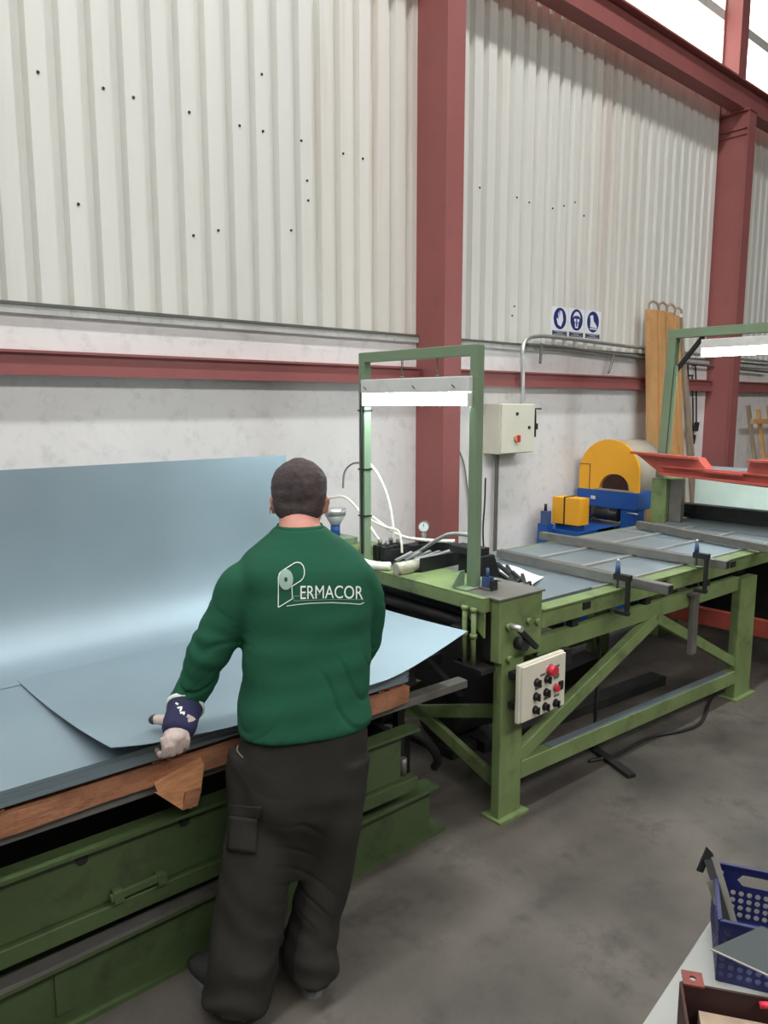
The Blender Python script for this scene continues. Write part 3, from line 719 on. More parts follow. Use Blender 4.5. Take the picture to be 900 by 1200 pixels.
B(5.34, 5.48, 3.555, 3.832, 0.883, 1.112).build('box', 'yellow', yb, 0.004)
B(5.335, 5.485, 3.70, 3.712, 0.881, 1.119).build('strap', 'dark', yb)
B(5.38, 5.44, 3.57, 3.82, 0.832, 0.883).build('bracket', 'blue', yb)
p = atX(639, 612, 5.27)
bv = thing('blue_vice', 'dark vice on a blue stand beside the small yellow box', 'vice', (5.27, p.y, 0.0))
B(5.23, 5.31, p.y - 0.05, p.y + 0.05, 0.0, 0.88).build('stand', 'blue', bv)
B(5.235, 5.305, p.y - 0.035, p.y + 0.025, 0.88, 0.99).build('jaw', 'clampblue', bv)
MB().cyl((5.27, p.y, 0.99), (5.27, p.y, 1.05), 0.013, 8).build('screw', 'dark', bv)

# ---------------------------------------------------------------- second machine with red beam and lamp
RX = 5.62
rm = thing('folding_machine', 'green machine with a bright red beam across its mouth at the end of the bench', 'machine', (6.1, 2.6, 0))
pts = [(743, 530), (818, 537), (829, 552), (874, 556), (879, 540), (900, 537)]
P = [(atX(a, b_, RX).y, atX(a, b_, RX).z) for a, b_ in pts]
zt_ = P[-1][1]; bot = [(atX(a, b_, RX).y, atX(a, b_, RX).z) for a, b_ in ((900, 572), (775, 556))]
poly = P + [(1.35, zt_), (1.35, bot[0][1] - 0.01)] + bot
rb = MB().prism(poly, lambda y, z: (RX, y, z), (0.12, 0, 0)).build('red_beam', 'redbeam', rm, 0.004)
yA, zA = P[0]
MB().bar((RX - 0.03, P[0][0], P[0][1]), (RX - 0.03, P[1][0], P[1][1]), 0.06, 0.018).build('beam_lip', 'redbeam', rb)
MB().bar((RX - 0.03, P[2][0], P[2][1]), (RX - 0.03, P[3][0], P[3][1]), 0.06, 0.016).build('beam_lip', 'redbeam', rb)
MB().bar((RX - 0.03, P[4][0], P[4][1]), (RX - 0.03, 1.35, zt_), 0.06, 0.018).build('beam_lip', 'redbeam', rb)
MB().bar((RX - 0.018, bot[1][0] - 0.02, bot[1][1] + 0.07), (RX - 0.018, 1.35, bot[0][1] + 0.075), 0.036, 0.014).build('beam_rib', 'redbeam', rb)
MB().bar((RX - 0.025, bot[1][0], bot[1][1] + 0.01), (RX - 0.025, 1.35, bot[0][1]), 0.05, 0.02).build('beam_lip', 'redbeam', rb)
q = atX(795, 560, 5.70); zf = 1.30
B(RX + 0.121, RX + 0.40, 1.5, 2.86, 1.385, 1.40).build('grey_top', 'galvd', rm)
B(5.66, 5.98, 2.97, 3.10, 0, zf).build('side_frame', 'green', rm, 0.006)
B(5.70, 5.74, 2.86, 2.96, 0.96, zf).build('frame_bar', 'steel', rm)
B(5.66, 5.98, 1.2, 1.34, 0, zf).build('side_frame', 'green', rm, 0.006)
B(5.99, 6.10, 1.34, 3.05, 1.00, 1.075).build('blade_bar', 'dark', rm, 0.004)
B(6.0, 6.08, 1.34, 3.05, 0.962, 1.00).build('black_jaw', 'black', rm)
B(6.62, 6.66, 1.2, 3.2, 0.7, 1.30).build('back_panel', 'pale', rm)
B(5.60, 6.60, 1.36, 2.96, 0.93, 0.957).build('bed_plate', 'galvd', rm)
B(5.60, 5.66, 1.36, 2.96, 0.20, 0.33).build('red_cross_rail', 'redbeam', rm, 0.004)
B(6.3, 6.4, 1.38, 2.96, 0.0, 0.9).build('apron', 'dark', rm)
F2 = 5.85
f2 = thing('lamp_frame', 'green steel lamp frame with a corner brace above the red beam', 'frame', (F2, 2.6, 1.30))
ya = atX(786, 470, F2).y; zt2 = atX(850, 388, F2).z
MB().bar((F2 - 0.03, ya + 0.03, 1.30), (F2, ya, zt2 - 0.03), 0.07, 0.07, (0, 1, 0)).build('post', 'greenlt', f2, 0.003)
MB().bar((F2 - 0.05, ya - 0.03, 1.5), (F2 - 0.03, ya - 0.05, 2.2), 0.02, 0.02, (0, 1, 0)).build('bright_edge', 'greenlt', f2)
B(F2 - 0.035, F2 + 0.035, 1.25, ya + 0.035, zt2 - 0.03, zt2 + 0.04).build('top_bar', 'greenlt', f2, 0.003)
MB().bar((F2, ya - 0.02, zt2 - 0.30), (F2, ya - 0.24, zt2 - 0.03), 0.03, 0.03).build('corner_brace', 'dark', f2)
B(F2 - 0.035, F2 + 0.035, 1.25, 1.31, 1.30, zt2 - 0.03).build('post', 'greenlt', f2, 0.003)
yl2 = atX(825, 405, F2).y
lamp('fluorescent_lamp', 'lit fluorescent lamp under the lamp frame above the red beam', F2, 1.5, yl2, zt2 - 0.055, zt2 - 0.031, (1.7, yl2 - 0.2))

# ---------------------------------------------------------------- on and along the back wall
eb = thing('electrical_box', 'cream electrical box with an orange rotary switch on the white wall', 'electrical box', (4.8, 3.9, 1.52))
a0 = atY(588, 473, 3.82); a1 = atY(626, 530, 3.82)
B(a0.x, a1.x, 3.835, 3.999, a1.z, a0.z).build('enclosure', 'cream', eb, 0.004)
B(a0.x + 0.006, a1.x - 0.006, 3.82, 3.834, a1.z + 0.006, a0.z - 0.006).build('door', 'cream', eb, 0.003)
p = atY(606, 514, 3.81)
kn = MB().cyl((p.x, 3.82, p.z), (p.x, 3.80, p.z), 0.03, 16).build('rotary_switch', 'orange', eb)
B(p.x - 0.008, p.x + 0.008, 3.78, 3.80, p.z - 0.028, p.z + 0.028).build('grip', 'redbtn', kn)
for px, py in ((607, 485), (621, 501)):
    p = atY(px, py, 3.81); MB().cyl((p.x, 3.82, p.z), (p.x, 3.812, p.z), 0.014, 10).build('lock', 'black', eb)
MB().tube([atY(634, 479, 3.85), atY(627.5, 479, 3.85), atY(627.5, 490, 3.85), atY(627, 512, 3.85)], 0.008, 6, curve=False).build('handle_rod', 'black', eb)
p = atY(627, 499, 3.85); MB().box(p.x - 0.015, p.x + 0.02, 3.835, 3.865, p.z - 0.03, p.z + 0.02).build('handle_block', 'black', eb)
def pipe(name, pts, y, r, m, label, **k):
    return tag(MB().tube([atY(a, b_, q[0] if q else y) for a, b_, *q in pts], r, 8, **k).build(name, m), label, 'conduit')
pipe('conduit', [(583, 530), (582, 560), (580, 640), (579, 690)], 3.965, 0.016, 'steel', 'grey conduit dropping from the cream electrical box to behind the bench')
pipe('conduit', [(612.5, 473, 3.888), (612.5, 440, 3.888), (612.5, 412, 3.888), (616, 399, 3.90)  , (628, 394, 3.915), (660, 396), (755, 408), (900, 424)], 3.925, 0.018, 'bright', 'bent steel conduit rising from the electrical box and turning along the wall')
pipe('conduit', [(618, 404), (660, 407), (755, 420), (900, 436)], 3.93, 0.014, 'steel', 'lower straight steel conduit under the safety signs')
for px in (646, 652 + 40, 730):
    pass
pipe('conduit', [(634, 402), (634, 412), (633, 426)], 3.925, 0.012, 'steel', 'short conduit stub hanging under the glove sign')
pipe('conduit', [(719, 414), (717, 425), (713, 437)], 3.925, 0.012, 'steel', 'short conduit stub hanging beside the leaning orange bars')
pipe('wall_cable', [(538, 528), (544, 545), (548, 575), (552, 610)], 3.985, 0.006, 'greyhose', 'thin grey cable running down the wall beside the middle column')
pipe('wall_cable', [(569, 560), (568, 590), (566, 620), (567, 650)], 3.6, 0.006, 'black', 'thin black cable standing beside the cream box conduit')
# safety signs
def sign(px0, px1, pyt0, pyb, label, kind):
    y = YW - DEP - 0.004
    a = atY(px0, pyt0, y); b_ = atY(px1, pyb, y)
    x0, x1, z0, z1 = a.x, b_.x, b_.z, a.z
    s = thing('safety_sign', label, 'sign', ((x0 + x1) / 2, y, z0), 0, None)
    w = x1 - x0; h = z1 - z0
    B(x0, x1, y - 0.003, y + 0.002, z0, z1).build('panel', 'signw', s)
    cx = (x0 + x1) / 2; cz = z1 - h * 0.38; r = min(w * 0.43, h * 0.36)
    d = MB().cyl((cx, y - 0.003, cz), (cx, y - 0.005, cz), r, 28).build('blue_disc', 'signb', s)
    f = lambda a_, b__: (cx + a_ * r, y - 0.0052, cz + b__ * r)
    m = MB()
    if kind == 0:
        m.prism([(-.35, -.55), (.15, -.75), (.5, -.1), (.4, .35), (.25, .7), (.12, .7), (.1, .2), (0, .75), (-.12, .72), (-.1, .15), (-.25, .55), (-.35, .5), (-.22, -.1), (-.5, .05), (-.55, -.05)], f, (0, -0.001, 0))
    elif kind == 1:
        m.prism([(-.6, .2), (-.5, .5), (-.2, .75), (.2, .75), (.5, .5), (.6, .2), (.3, .38), (-.3, .38)], f, (0, -0.001, 0))
        m.prism([(-.42, .1), (-.08, .1), (-.12, -.22), (-.4, -.15)], f, (0, -0.001, 0))
        m.prism([(.42, .1), (.08, .1), (.12, -.22), (.4, -.15)], f, (0, -0.001, 0))
        m.prism([(-.3, -.25), (-.12, -.3), (-.1, -.62), (.1, -.62), (.12, -.3), (.3, -.25), (.22, -.75), (-.22, -.75)], f, (0, -0.001, 0))
    else:
        m.prism([(-.55, .55), (-.05, .65), (.05, .1), (.5, -.25), (.68, -.45), (.65, -.55), (-.5, -.5), (-.45, 0)], f, (0, -0.001, 0))
        m.prism([(-.55, -.6), (.68, -.6), (.66, -.72), (-.54, -.72)], f, (0, -0.001, 0))
    m.build('symbol', 'signw', d)
    t = B(x0 + w * .06, x1 - w * .06, y - 0.0045, y - 0.003, z0 + h * .05, z0 + h * .21).build('caption', 'signk', s)
    m = MB()
    for k, (u0, u1) in enumerate(((.1, .9), (.3, .7), (.1, .9))):
        zz = z0 + h * (.08 + .05 * k)
        m.box(x0 + w * (.06 + .88 * u0), x0 + w * (.06 + .88 * u1), y - 0.0055, y - 0.0046, zz, zz + h * .012)
    m.build('caption_line', 'signw', t)
sign(646.5, 664.5, 358.5, 396, 'white and blue safety sign with a glove symbol above the wall conduit', 0)
sign(666.5, 683.5, 360.5, 397.5, 'white and blue safety sign with a masked helmeted face symbol', 1)
sign(685.5, 703, 363, 399.5, 'white and blue safety sign with a safety boot symbol', 2)

# leaning orange bars
OB = [(757, 769, 357, 3.85), (769.5, 778, 358, 3.84), (778.5, 788, 360, 3.85), (788.5, 795, 364, 3.84)]
for i, (x0, x1, yt, yy) in enumerate(OB):
    a = atY(x0, yt + 6, yy); b_ = atY(x1, yt + 6, yy)
    lean = Vector((0.10, -0.12 - 0.03 * i, 0))
    w = (b_.x - a.x) / 2; c = (a + b_) / 2
    label = ['wide orange steel bar with a hooked top leaning next to the wall sign', 'narrow orange steel bar with a hooked top leaning second from the wall sign', 'orange steel bar with a hooked top leaning third among the bars', 'orange steel bar with a hooked top leaning closest to the green lamp post'][i]
    t = thing('orange_bar', label, 'steel bar', (c.x + lean.x, yy + lean.y, 0), 0, 'orange bars leaning on the wall')
    foot = Vector((c.x + lean.x, yy + lean.y, 0.0)); top = Vector((c.x, yy, c.z))
    dd = (top - foot)
    MB().bar(foot + dd * 0.004, top, 2 * w * .90, 0.03, (0, -1, 0)).build('shaft', 'orange', t)
    MB().bar(foot + dd * 0.004 + Vector((-w * .9, -.02, 0)), top + Vector((-w * .9, -.02, 0)), 0.012, 0.02, (0, -1, 0)).build('edge_lip', 'orange', t)
    MB().tube([top + Vector((-w * .3, 0, -0.01)), top + Vector((-w * .4, 0, 0.05)), top + Vector((0, -.02, 0.075)), top + Vector((w * .5, -.04, 0.05)), top + Vector((w * .55, -.045, 0.02))], 0.012, 6).build('hook', 'greywood', t)
for i, (px0, py0, px1, py1) in enumerate(((797, 372, 808, 540), (803, 440, 812, 545))):
    a = atY(px0, py0, 3.875); b_ = atY(px1, py1, 3.80)
    foot = b_ + (b_ - a) * (b_.z / (a.z - b_.z))
    tag(MB().bar(a, foot, 0.05, 0.03, (0, -1, 0)).build('timber_batten', 'greywood'), ['tall grey timber batten leaning beside the orange bars', 'shorter grey timber batten leaning between the orange bars and red column'][i], 'batten', 'battens leaning by the red column')
for i, (px, y0, y1) in enumerate(((806, 425, 505), (811, 440, 515), (815, 428, 500))):
    a = atY(px, y0, 3.96); b_ = atY(px + 1, y1, 3.96)
    h_ = thing('hanging_chain', 'dark hook chain hanging on the wall next to the red column', 'chain', (b_.x, 3.96, b_.z), 0, 'chains hanging by the red column')
    MB().tube([a, (a + b_) / 2 + Vector((.01, 0, 0)), b_], 0.009, 6).build('chain', 'dark', h_)
    MB().obox(b_, (0.03, 0, 0), (0, 0.015, 0), (0.01, 0, 0.05)).build('hook', 'dark', h_)
    MB().cyl(a + Vector((0, .04, 0)), a + Vector((0, -.015, 0)), 0.01, 6).build('peg', 'dark', h_)
# timber trestles far right
def trestle(xa, xb, yy, zt, label, mats):
    t = thing('timber_trestle', label, 'trestle', ((xa + xb) / 2, yy - .15, 0), 0, 'timber trestles leaning in the corner')
    n = 5
    for i in range(n):
        x = xa + (xb - xa) * i / (n - 1)
        MB().bar((x + 0.12, yy - 0.3, 0.0), (x, yy, zt - 0.05 * (i % 2)), 0.055, 0.035, (0, -1, 0)).build('slat', mats[i % len(mats)], t)
    for f_ in (0.2, 0.62, 0.9):
        z = zt * f_; y = yy - 0.3 + 0.3 * f_ - 0.035; dx = 0.12 * (1 - f_)
        MB().bar((xa + dx - 0.03, y, z), (xb + dx + 0.03, y, z - 0.02), 0.03, 0.06).build('rail', mats[1], t)
trestle(9.25, 10.4, 3.88, 1.88, 'leaning slatted timber trestle with orange and grey slats by the red column', ('greywood', 'orange'))
trestle(10.55, 11.8, 3.85, 1.95, 'leaning slatted timber trestle farther from the red column', ('orange', 'greywood'))

# ---------------------------------------------------------------- floor clutter under and behind the bench
tag(MB().tube([atZ(a, b_, 0.012) for a, b_ in ((690, 892), (722, 884), (762, 864), (800, 856), (822, 846), (832, 822), (842, 806))], 0.009, 8).build('floor_cable', 'black'), 'black cable snaking over the concrete floor under the bench', 'cable')
tag(MB().tube([atY(a, b_, 2.16) for a, b_ in ((697, 732), (703, 765), (700, 800), (697, 850), (694, 880))], 0.010, 8).build('hanging_cable', 'black'), 'black cable hanging from the bench rail beside the control box', 'cable')
random.seed(11)
def scrap(name, label, cat, a, b_, w, h, m, grp=None):
    return tag(MB().bar(a, b_, w, h).build(name, m, None, 0.003), label, cat, grp)
scrap('scrap_channel', 'dark steel channel lying flat under the middle of the bench', 'scrap steel', (3.0, 2.6, 0.03), (4.7, 2.45, 0.03), 0.12, 0.06, 'dark')
scrap('scrap_plate', 'pale steel plate offcut lying under the bench on dark scrap', 'scrap steel', (3.55, 2.75, 0.11), (3.85, 2.66, 0.14), 0.10, 0.006, 'bright')
scrap('scrap_beam', 'thick dark beam lying behind the scrap under the bench', 'scrap steel', (3.2, 2.85, 0.06), (4.6, 2.9, 0.06), 0.16, 0.12, 'dark')
scrap('scrap_bar', 'thin dark bar jutting out on the floor beyond the low rail', 'scrap steel', (3.35, 1.86, 0.012), (3.55, 2.35, 0.012), 0.05, 0.02, 'dark')
mt = thing('motor_unit', 'dark electric motor unit on the floor under the bench head', 'motor', (3.0, 2.7, 0))
B(2.80, 3.2, 2.6, 2.95, 0.0, 0.05).build('skid', 'dark', mt)
MB().cyl((2.82, 2.75, 0.2), (3.16, 2.75, 0.2), 0.14, 20).build('motor_body', 'dark', mt)
B(2.9, 3.1, 2.68, 2.82, 0.32, 0.42).build('terminal_box', 'dark', mt)
MB().cyl((2.75, 2.75, 0.2), (2.82, 2.75, 0.2), 0.03, 12).build('shaft', 'steel', mt)
gb = thing('gear_unit', 'dark gear unit standing between the lift table and the bench leg', 'gearbox', (2.4, 2.75, 0))
B(2.31, 2.49, 2.6, 2.9, 0.0, 0.3).build('casing', 'dark', gb, 0.01)
MB().cyl((2.34, 2.72, 0.37), (2.5, 2.72, 0.37), 0.07, 16).build('cylinder', 'dark', gb)
MB().cyl((2.31, 2.72, 0.37), (2.34, 2.72, 0.37), 0.05, 12, 0.03).build('end_cap', 'rust', gb)
hp = MB().tube([(2.2, 2.5, 0.40), (2.34, 2.42, 0.36), (2.44, 2.4, 0.26), (2.50, 2.42, 0.17), (2.54, 2.48, 0.10)], 0.022, 8)
tag(hp.build('thick_hose', 'dark'), 'thick dark hose sloping between the lift table and the bench leg', 'hose')
scrap('bent_bar', 'bent pale steel strip by the bench leg beside the lift table', 'scrap steel', (2.32, 2.28, 0.60), (2.47, 2.24, 0.64), 0.012, 0.006, 'bright')

# ---------------------------------------------------------------- side table in the foreground with basket and rusty box
TZ = 0.75
tb = thing('side_table', 'white painted steel side table carrying the blue basket', 'table', (0.9, 0.2, 0))
e0 = atZ(831, 1080, TZ); e1 = atZ(752, 1200, TZ); dr = (e0 - e1).normalized(); pr = Vector((dr.y, -dr.x, 0))
far_ = e0 + dr * 0.05; nr_ = e1 - dr * 0.75
cor = [far_, nr_, nr_ + pr * 0.62, far_ + pr * 0.62]
MB().prism([(c.x, c.y) for c in cor], lambda x, y: (x, y, TZ), (0, 0, -0.03)).build('tabletop', 'tabletop', tb, 0.004)
for i, c in enumerate(cor):
    q = c + (sum(cor, Vector()) / 4 - c) * 0.08
    B(q.x - 0.02, q.x + 0.02, q.y - 0.02, q.y + 0.02, 0, TZ - 0.03).build('leg', 'steel', tb)
# basket
bu = Vector((.885, .466, 0)); bvv = Vector((.466, -.885, 0)); bA = Vector((1.405, .575, TZ + 0.001)); BL, BW, BH = 0.205, 0.30, 0.13
bk = thing('plastic_basket', 'blue perforated plastic basket on the white side table', 'basket', tuple(bA + bu * .1 + bvv * .15))
def cell(m, F, x0, x1, z0, z1, rx, rz):
    """one rectangle with an oval or slot opening; F maps (x, z) to 3-D"""
    cx, cz, hx, hz = (x0 + x1) / 2, (z0 + z1) / 2, (x1 - x0) / 2, (z1 - z0) / 2
    ang = sorted(set([round(2 * math.pi * k / 16, 5) for k in range(16)] + [round(math.atan2(sz * hz, sx * hx) % (2 * math.pi), 5) for sx in (-1, 1) for sz in (-1, 1)]))
    vi, vo = [], []
    for t in ang:
        c_, s_ = math.cos(t), math.sin(t)
        k = min(hx / max(1e-9, abs(c_)), hz / max(1e-9, abs(s_)))
        p_ = 6 if rx > 2 * rz else 2
        k2 = (abs(c_ / rx) ** p_ + abs(s_ / rz) ** p_) ** (-1 / p_)
        vo.append(F(cx + c_ * k, cz + s_ * k)); vi.append(F(cx + c_ * k2, cz + s_ * k2))
    n = len(ang)
    m.add(vo + vi, [(i, (i + 1) % n, n + (i + 1) % n, n + i) for i in range(n)])
def holed(o0, ux, w, name, slot):
    m = MB(); F = lambda x, z: o0 + ux * x + Vector((0, 0, z))
    q = lambda x0, x1, z0, z1: m.add([F(x0, z0), F(x1, z0), F(x1, z1), F(x0, z1)], [(0, 1, 2, 3)])
    q(0, w, 0, 0.009)
    n = int(w / 0.0165)
    for z in (0.009, 0.026, 0.043, 0.060):
        for k in range(n): cell(m, F, w * k / n, w * (k + 1) / n, z, z + 0.017, 0.0056, 0.0064)
    q(0, w, 0.077, 0.083)
    for a in (0.004, w - 0.026):
        for z in (0.083, 0.101): cell(m, F, a, a + 0.022, z, z + 0.018, 0.0056, 0.0066)
    q(0, 0.004, 0.083, 0.119); q(w - 0.004, w, 0.083, 0.119)
    q(0.026, slot - 0.06, 0.083, 0.119); cell(m, F, slot - 0.06, slot + 0.06, 0.083, 0.119, 0.052, 0.013); q(slot + 0.06, w - 0.026, 0.083, 0.119)
    q(0, w, 0.119, BH)
    o = m.build(name, 'crate', bk)
    s = o.modifiers.new('thickness', 'SOLIDIFY'); s.thickness = 0.003; s.offset = 0
    return o
holed(bA + bu * BL, bvv, BW, 'end_wall', 0.10)
holed(bA, bvv, BW, 'end_wall', BW / 2)
holed(bA, bu, BL, 'side_wall', BL / 2)
holed(bA + bvv * BW, bu, BL, 'side_wall', BL / 2)
MB().obox(bA + bu * BL / 2 + bvv * BW / 2 + Vector((0, 0, .002)), bu * BL / 2, bvv * BW / 2, (0, 0, 0.002)).build('bottom', 'crate', bk)
for a, d_, l_ in ((bA, bu, BL), (bA + bvv * BW, bu, BL), (bA, bvv, BW), (bA + bu * BL, bvv, BW)):
    MB().bar(a + Vector((0, 0, BH)), a + d_ * l_ + Vector((0, 0, BH)), 0.008, 0.006).build('rim', 'crate', bk)
# square brackets standing in the basket
q0 = atZ(857, 1100, TZ + 0.06); q1 = atZ(838, 1002, TZ + 0.17)
bk2 = thing('steel_square', 'dark steel square with a bent top standing in the blue basket', 'square', tuple(bA + bu * .1 + bvv * .03 + Vector((0, 0, .005))))
base = bA + bu * 0.06 + bvv * 0.06 + Vector((0, 0, 0.006))
tp = atZ(837, 1004, TZ + 0.165)
MB().bar(base, tp, 0.014, 0.004, bu).build('blade', 'steel', bk2)
MB().bar(base + Vector((-.012, .008, 0)), tp + Vector((-.012, .008, -.005)), 0.016, 0.005, bu).build('backing', 'black', bk2)
tq = (tp - CAM).dot(FW)
MB().prism([(829, 993), (836, 1001), (837, 1024), (831, 1026), (828, 1014), (824, 1023), (817, 1021)], lambda a, b_: att(a, b_, tq + 0.003), FW * 0.006).build('bent_top', 'black', bk2)
base2 = base - bvv * 0.022 + bu * 0.02
tag(MB().bar(base2, atZ(832, 1032, TZ + 0.13), 0.014, 0.005, bu).build('steel_rule', 'steel'), 'narrow grey steel bar standing in the corner of the blue basket', 'steel bar')
# charcoal plate lying on the basket
pz = TZ + BH + 0.006
c4 = [atZ(a, b_, pz) for a, b_ in ((833, 1113), (905, 1146), (930, 1108), (893, 1086))]
cpz = MB().prism([(c.x, c.y) for c in c4], lambda x, y: (x, y, pz - 0.001), (0, 0, 0.003)).build('flat_plate', 'charplate')
tag(cpz, 'flat charcoal metal plate with a bright edge lying on the blue basket', 'plate')
MB().bar(c4[0] + Vector((0, 0, .0008)), c4[1] + Vector((0, 0, .0008)), 0.002, 0.003).build('bright_edge', 'bright', cpz)
# rusty box
rz = TZ + 0.10
r0 = atZ(798, 1150, rz); r1 = atZ(905, 1170, rz); ux = (r1 - r0).normalized(); uy = Vector((-ux.y, ux.x, 0))
if uy.x > 0: uy = -uy
rbx = thing('rusty_box', 'open rusty brown steel box on the side table in front of the basket', 'box', tuple(r0 + ux * .1 + Vector((0, 0, -.099))))
Lx, Ly = 0.24, 0.16
def wallb(a, b_, name): MB().bar(a + Vector((0, 0, -0.05)), b_ + Vector((0, 0, -0.05)), 0.005, 0.098).build(name, 'rust', rbx)
wallb(r0, r0 + ux * Lx, 'back_wall'); wallb(r0 + uy * Ly, r0 + ux * Lx + uy * Ly, 'front_wall')
wallb(r0, r0 + uy * Ly, 'side_wall'); wallb(r0 + ux * Lx, r0 + ux * Lx + uy * Ly, 'side_wall')
MB().obox(r0 + ux * Lx / 2 + uy * Ly / 2 + Vector((0, 0, -.095)), ux * Lx / 2, uy * Ly / 2, (0, 0, 0.003)).build('bottom', 'rust', rbx)
tbx = r0 + ux * 0.022 - uy * 0.014 + Vector((0, 0, 0.0))
tabm = MB()
cell(tabm, lambda x, z: tbx + ux * x + uy * z, -0.018, 0.018, -0.018, 0.018, 0.006, 0.006)
o = tabm.build('fixing_tab', 'rustlt', rbx); s_ = o.modifiers.new('thickness', 'SOLIDIFY'); s_.thickness = 0.004
MB().obox(r0 + ux * .10 + uy * .05 + Vector((0, 0, -.06)), ux * .07, uy * .035, (0, 0, 0.02)).build('pale_insert', 'greywood', rbx)
p_ = r0 + ux * .13 + Vector((0, 0, .004))
MB().cyl(p_ + uy * .012 + Vector((0, 0, -.012)), p_ + uy * .012 + ux * 0.02 + Vector((0, 0, -.008)), 0.006, 8).build('red_peg', 'redbtn', rbx)

# ---------------------------------------------------------------- the worker
FACE = R_(68)
g_ = Vector((math.cos(FACE), math.sin(FACE), 0)); r_ = Vector((g_.y, -g_.x, 0)); UPZ = Vector((0, 0, 1))
K_ = lambda px, t: px / FPX * t
def ering(c, side, fwd, a, b_, n=28, p=2.3):
    out = []
    for k in range(n):
        t = 2 * math.pi * k / n; ct, st = math.cos(t), math.sin(t)
        out.append(c + side * (a * math.copysign(abs(ct) ** (2 / p), ct)) + fwd * (b_ * math.copysign(abs(st) ** (2 / p), st)))
    return out
def limb(m, joints, n=20):
    """joints: (point, radius side, radius depth); smooth interpolation"""
    P = []
    for i in range(len(joints) - 1):
        a, b_, c, d = [joints[max(0, min(len(joints) - 1, j))] for j in (i - 1, i, i + 1, i + 2)]
        for k in range(6):
            t = k / 6
            f = lambda q, w, e, r: 0.5 * (2 * w + (e - q) * t + (2 * q - 5 * w + 4 * e - r) * t * t + (3 * w - q - 3 * e + r) * t ** 3)
            P.append((f(a[0], b_[0], c[0], d[0]), f(a[1], b_[1], c[1], d[1]), f(a[2], b_[2], c[2], d[2])))
    P.append(joints[-1])
    rings = []
    for i, (p, ra, rb_) in enumerate(P):
        d = (P[min(i + 1, len(P) - 1)][0] - P[max(i - 1, 0)][0]).normalized()
        s = (r_ - d * r_.dot(d)).normalized(); f = s.cross(d)
        rings.append(ering(p, s, f, ra, rb_, n, 2.05))
    m.loft(rings)
def remesh(m, name, voxel, smooth=4):
    me = m.mesh(name, Matrix())
    o = bpy.data.objects.new(name, me); COL.objects.link(o)
    md = o.modifiers.new('r', 'REMESH'); md.mode = 'VOXEL'; md.voxel_size = voxel
    sm = o.modifiers.new('s', 'SMOOTH'); sm.iterations = smooth; sm.factor = 0.5
    dg = bpy.context.evaluated_depsgraph_get(); dg.update()
    me2 = bpy.data.meshes.new_from_object(o.evaluated_get(dg))
    bpy.data.objects.remove(o); bpy.data.meshes.remove(me)
    return me2
def place(me, name, m, parent, smooth=True):
    inv = ROOT[parent.name].inverted(); me.transform(inv); me.name = name
    for p in me.polygons: p.use_smooth = smooth
    o = bpy.data.objects.new(name, me); COL.objects.link(o); o.parent = parent; ROOT[o.name] = ROOT[parent.name]
    me.materials.clear(); me.materials.append(M[m]); return o
def wrinkle(me, fn):
    me.update(); nr = [v.normal.copy() for v in me.vertices]
    for v, n in zip(me.vertices, nr): v.co += n * fn(v.co)
    me.update()

base_p = atZ(318, 1175, 0)
man = thing('person', 'man in a green long-sleeved shirt and dark trousers lifting a metal sheet', 'person', (base_p.x, base_p.y, 0))
TR = [(849, 357, .216, .151), (847, 357, .216, .151), (830, 357, .214, .150), (795, 358, .210, .148), (750, 360, .208, .146), (705, 361, .213, .148), (676, 358, .216, .145), (658, 356, .208, .137), (644, 354, .182, .122), (633, 352.5, .142, .104), (624, 352, .104, .088), (617, 351.5, .084, .078)]
def tdepth(y): return 2.42 + (866 - y) / 246 * 0.05
# ---- shirt
m = MB()
rings = []
for y, x, a, b_ in TR:
    c = att(x, y, tdepth(y)); rings.append(ering(c, r_, g_, a, b_, 36, 2.4))
m.loft(rings)
LSH, LEL, LWR = att(291, 676, 2.42), att(247, 762, 2.40), att(219, 822, 2.43)
RSH, REL, RWR = att(424, 672, 2.50), att(424, 748, 2.60), att(398, 795, 2.66)
limb(m, [(LSH + r_ * .05 - UPZ * .005, .078, .088), (LSH + (LEL - LSH) * .22, .084, .088), (LSH + (LEL - LSH) * .42, .079, .083), (LSH + (LEL - LSH) * .65, .074, .078), (LEL, .070, .072), (LEL + (LWR - LEL) * .5, .062, .064), (LWR, .052, .050)])
limb(m, [(RSH - r_ * .05, .076, .086), (RSH + (REL - RSH) * .35, .078, .084), (REL, .066, .070), (RWR, .048, .046)])
me = remesh(m, 'shirt', 0.007, 14)
def fold(co):
    z = co.z
    f = noise.noise(Vector((co.x * 4, co.y * 4, z * 15)) + Vector((3.1, 0, 0))) * 0.009
    cr = abs(math.sin(z * 34 + 7 * noise.noise(co * 3.2) + 1.2))
    f -= 0.008 * math.exp(-(cr / 0.22) ** 2) * max(0, min(1, 0.35 + 1.6 * noise.noise(co * 4 + Vector((7, 2, 1))))) * max(0, min(1, (1.32 - z) / 0.2))
    sd = (co - LSH).dot(r_) ; cr2 = abs(math.sin((z - 0.8 * sd) * 40 + 4 * noise.noise(co * 4)))
    f -= 0.004 * math.exp(-(cr2 / 0.2) ** 2) * max(0, min(1, noise.noise(co * 5 + Vector((1, 9, 4))) * 2)) * max(0, min(1, (1.22 - z) / 0.08))
    d = (co - LEL).length
    if d < 0.17: f += math.sin((co - LEL).dot((LWR - LSH).normalized()) * 120 + 5 * noise.noise(co * 8)) * 0.003 * (1 - d / 0.17)
    return f + noise.noise(co * 9) * 0.004
wrinkle(me, fold)
SHIRT_BVH = BVHTree.FromPolygons([v.co.copy() for v in me.vertices], [list(p.vertices) for p in me.polygons])
shirt = place(me, 'shirt', 'shirt', man)
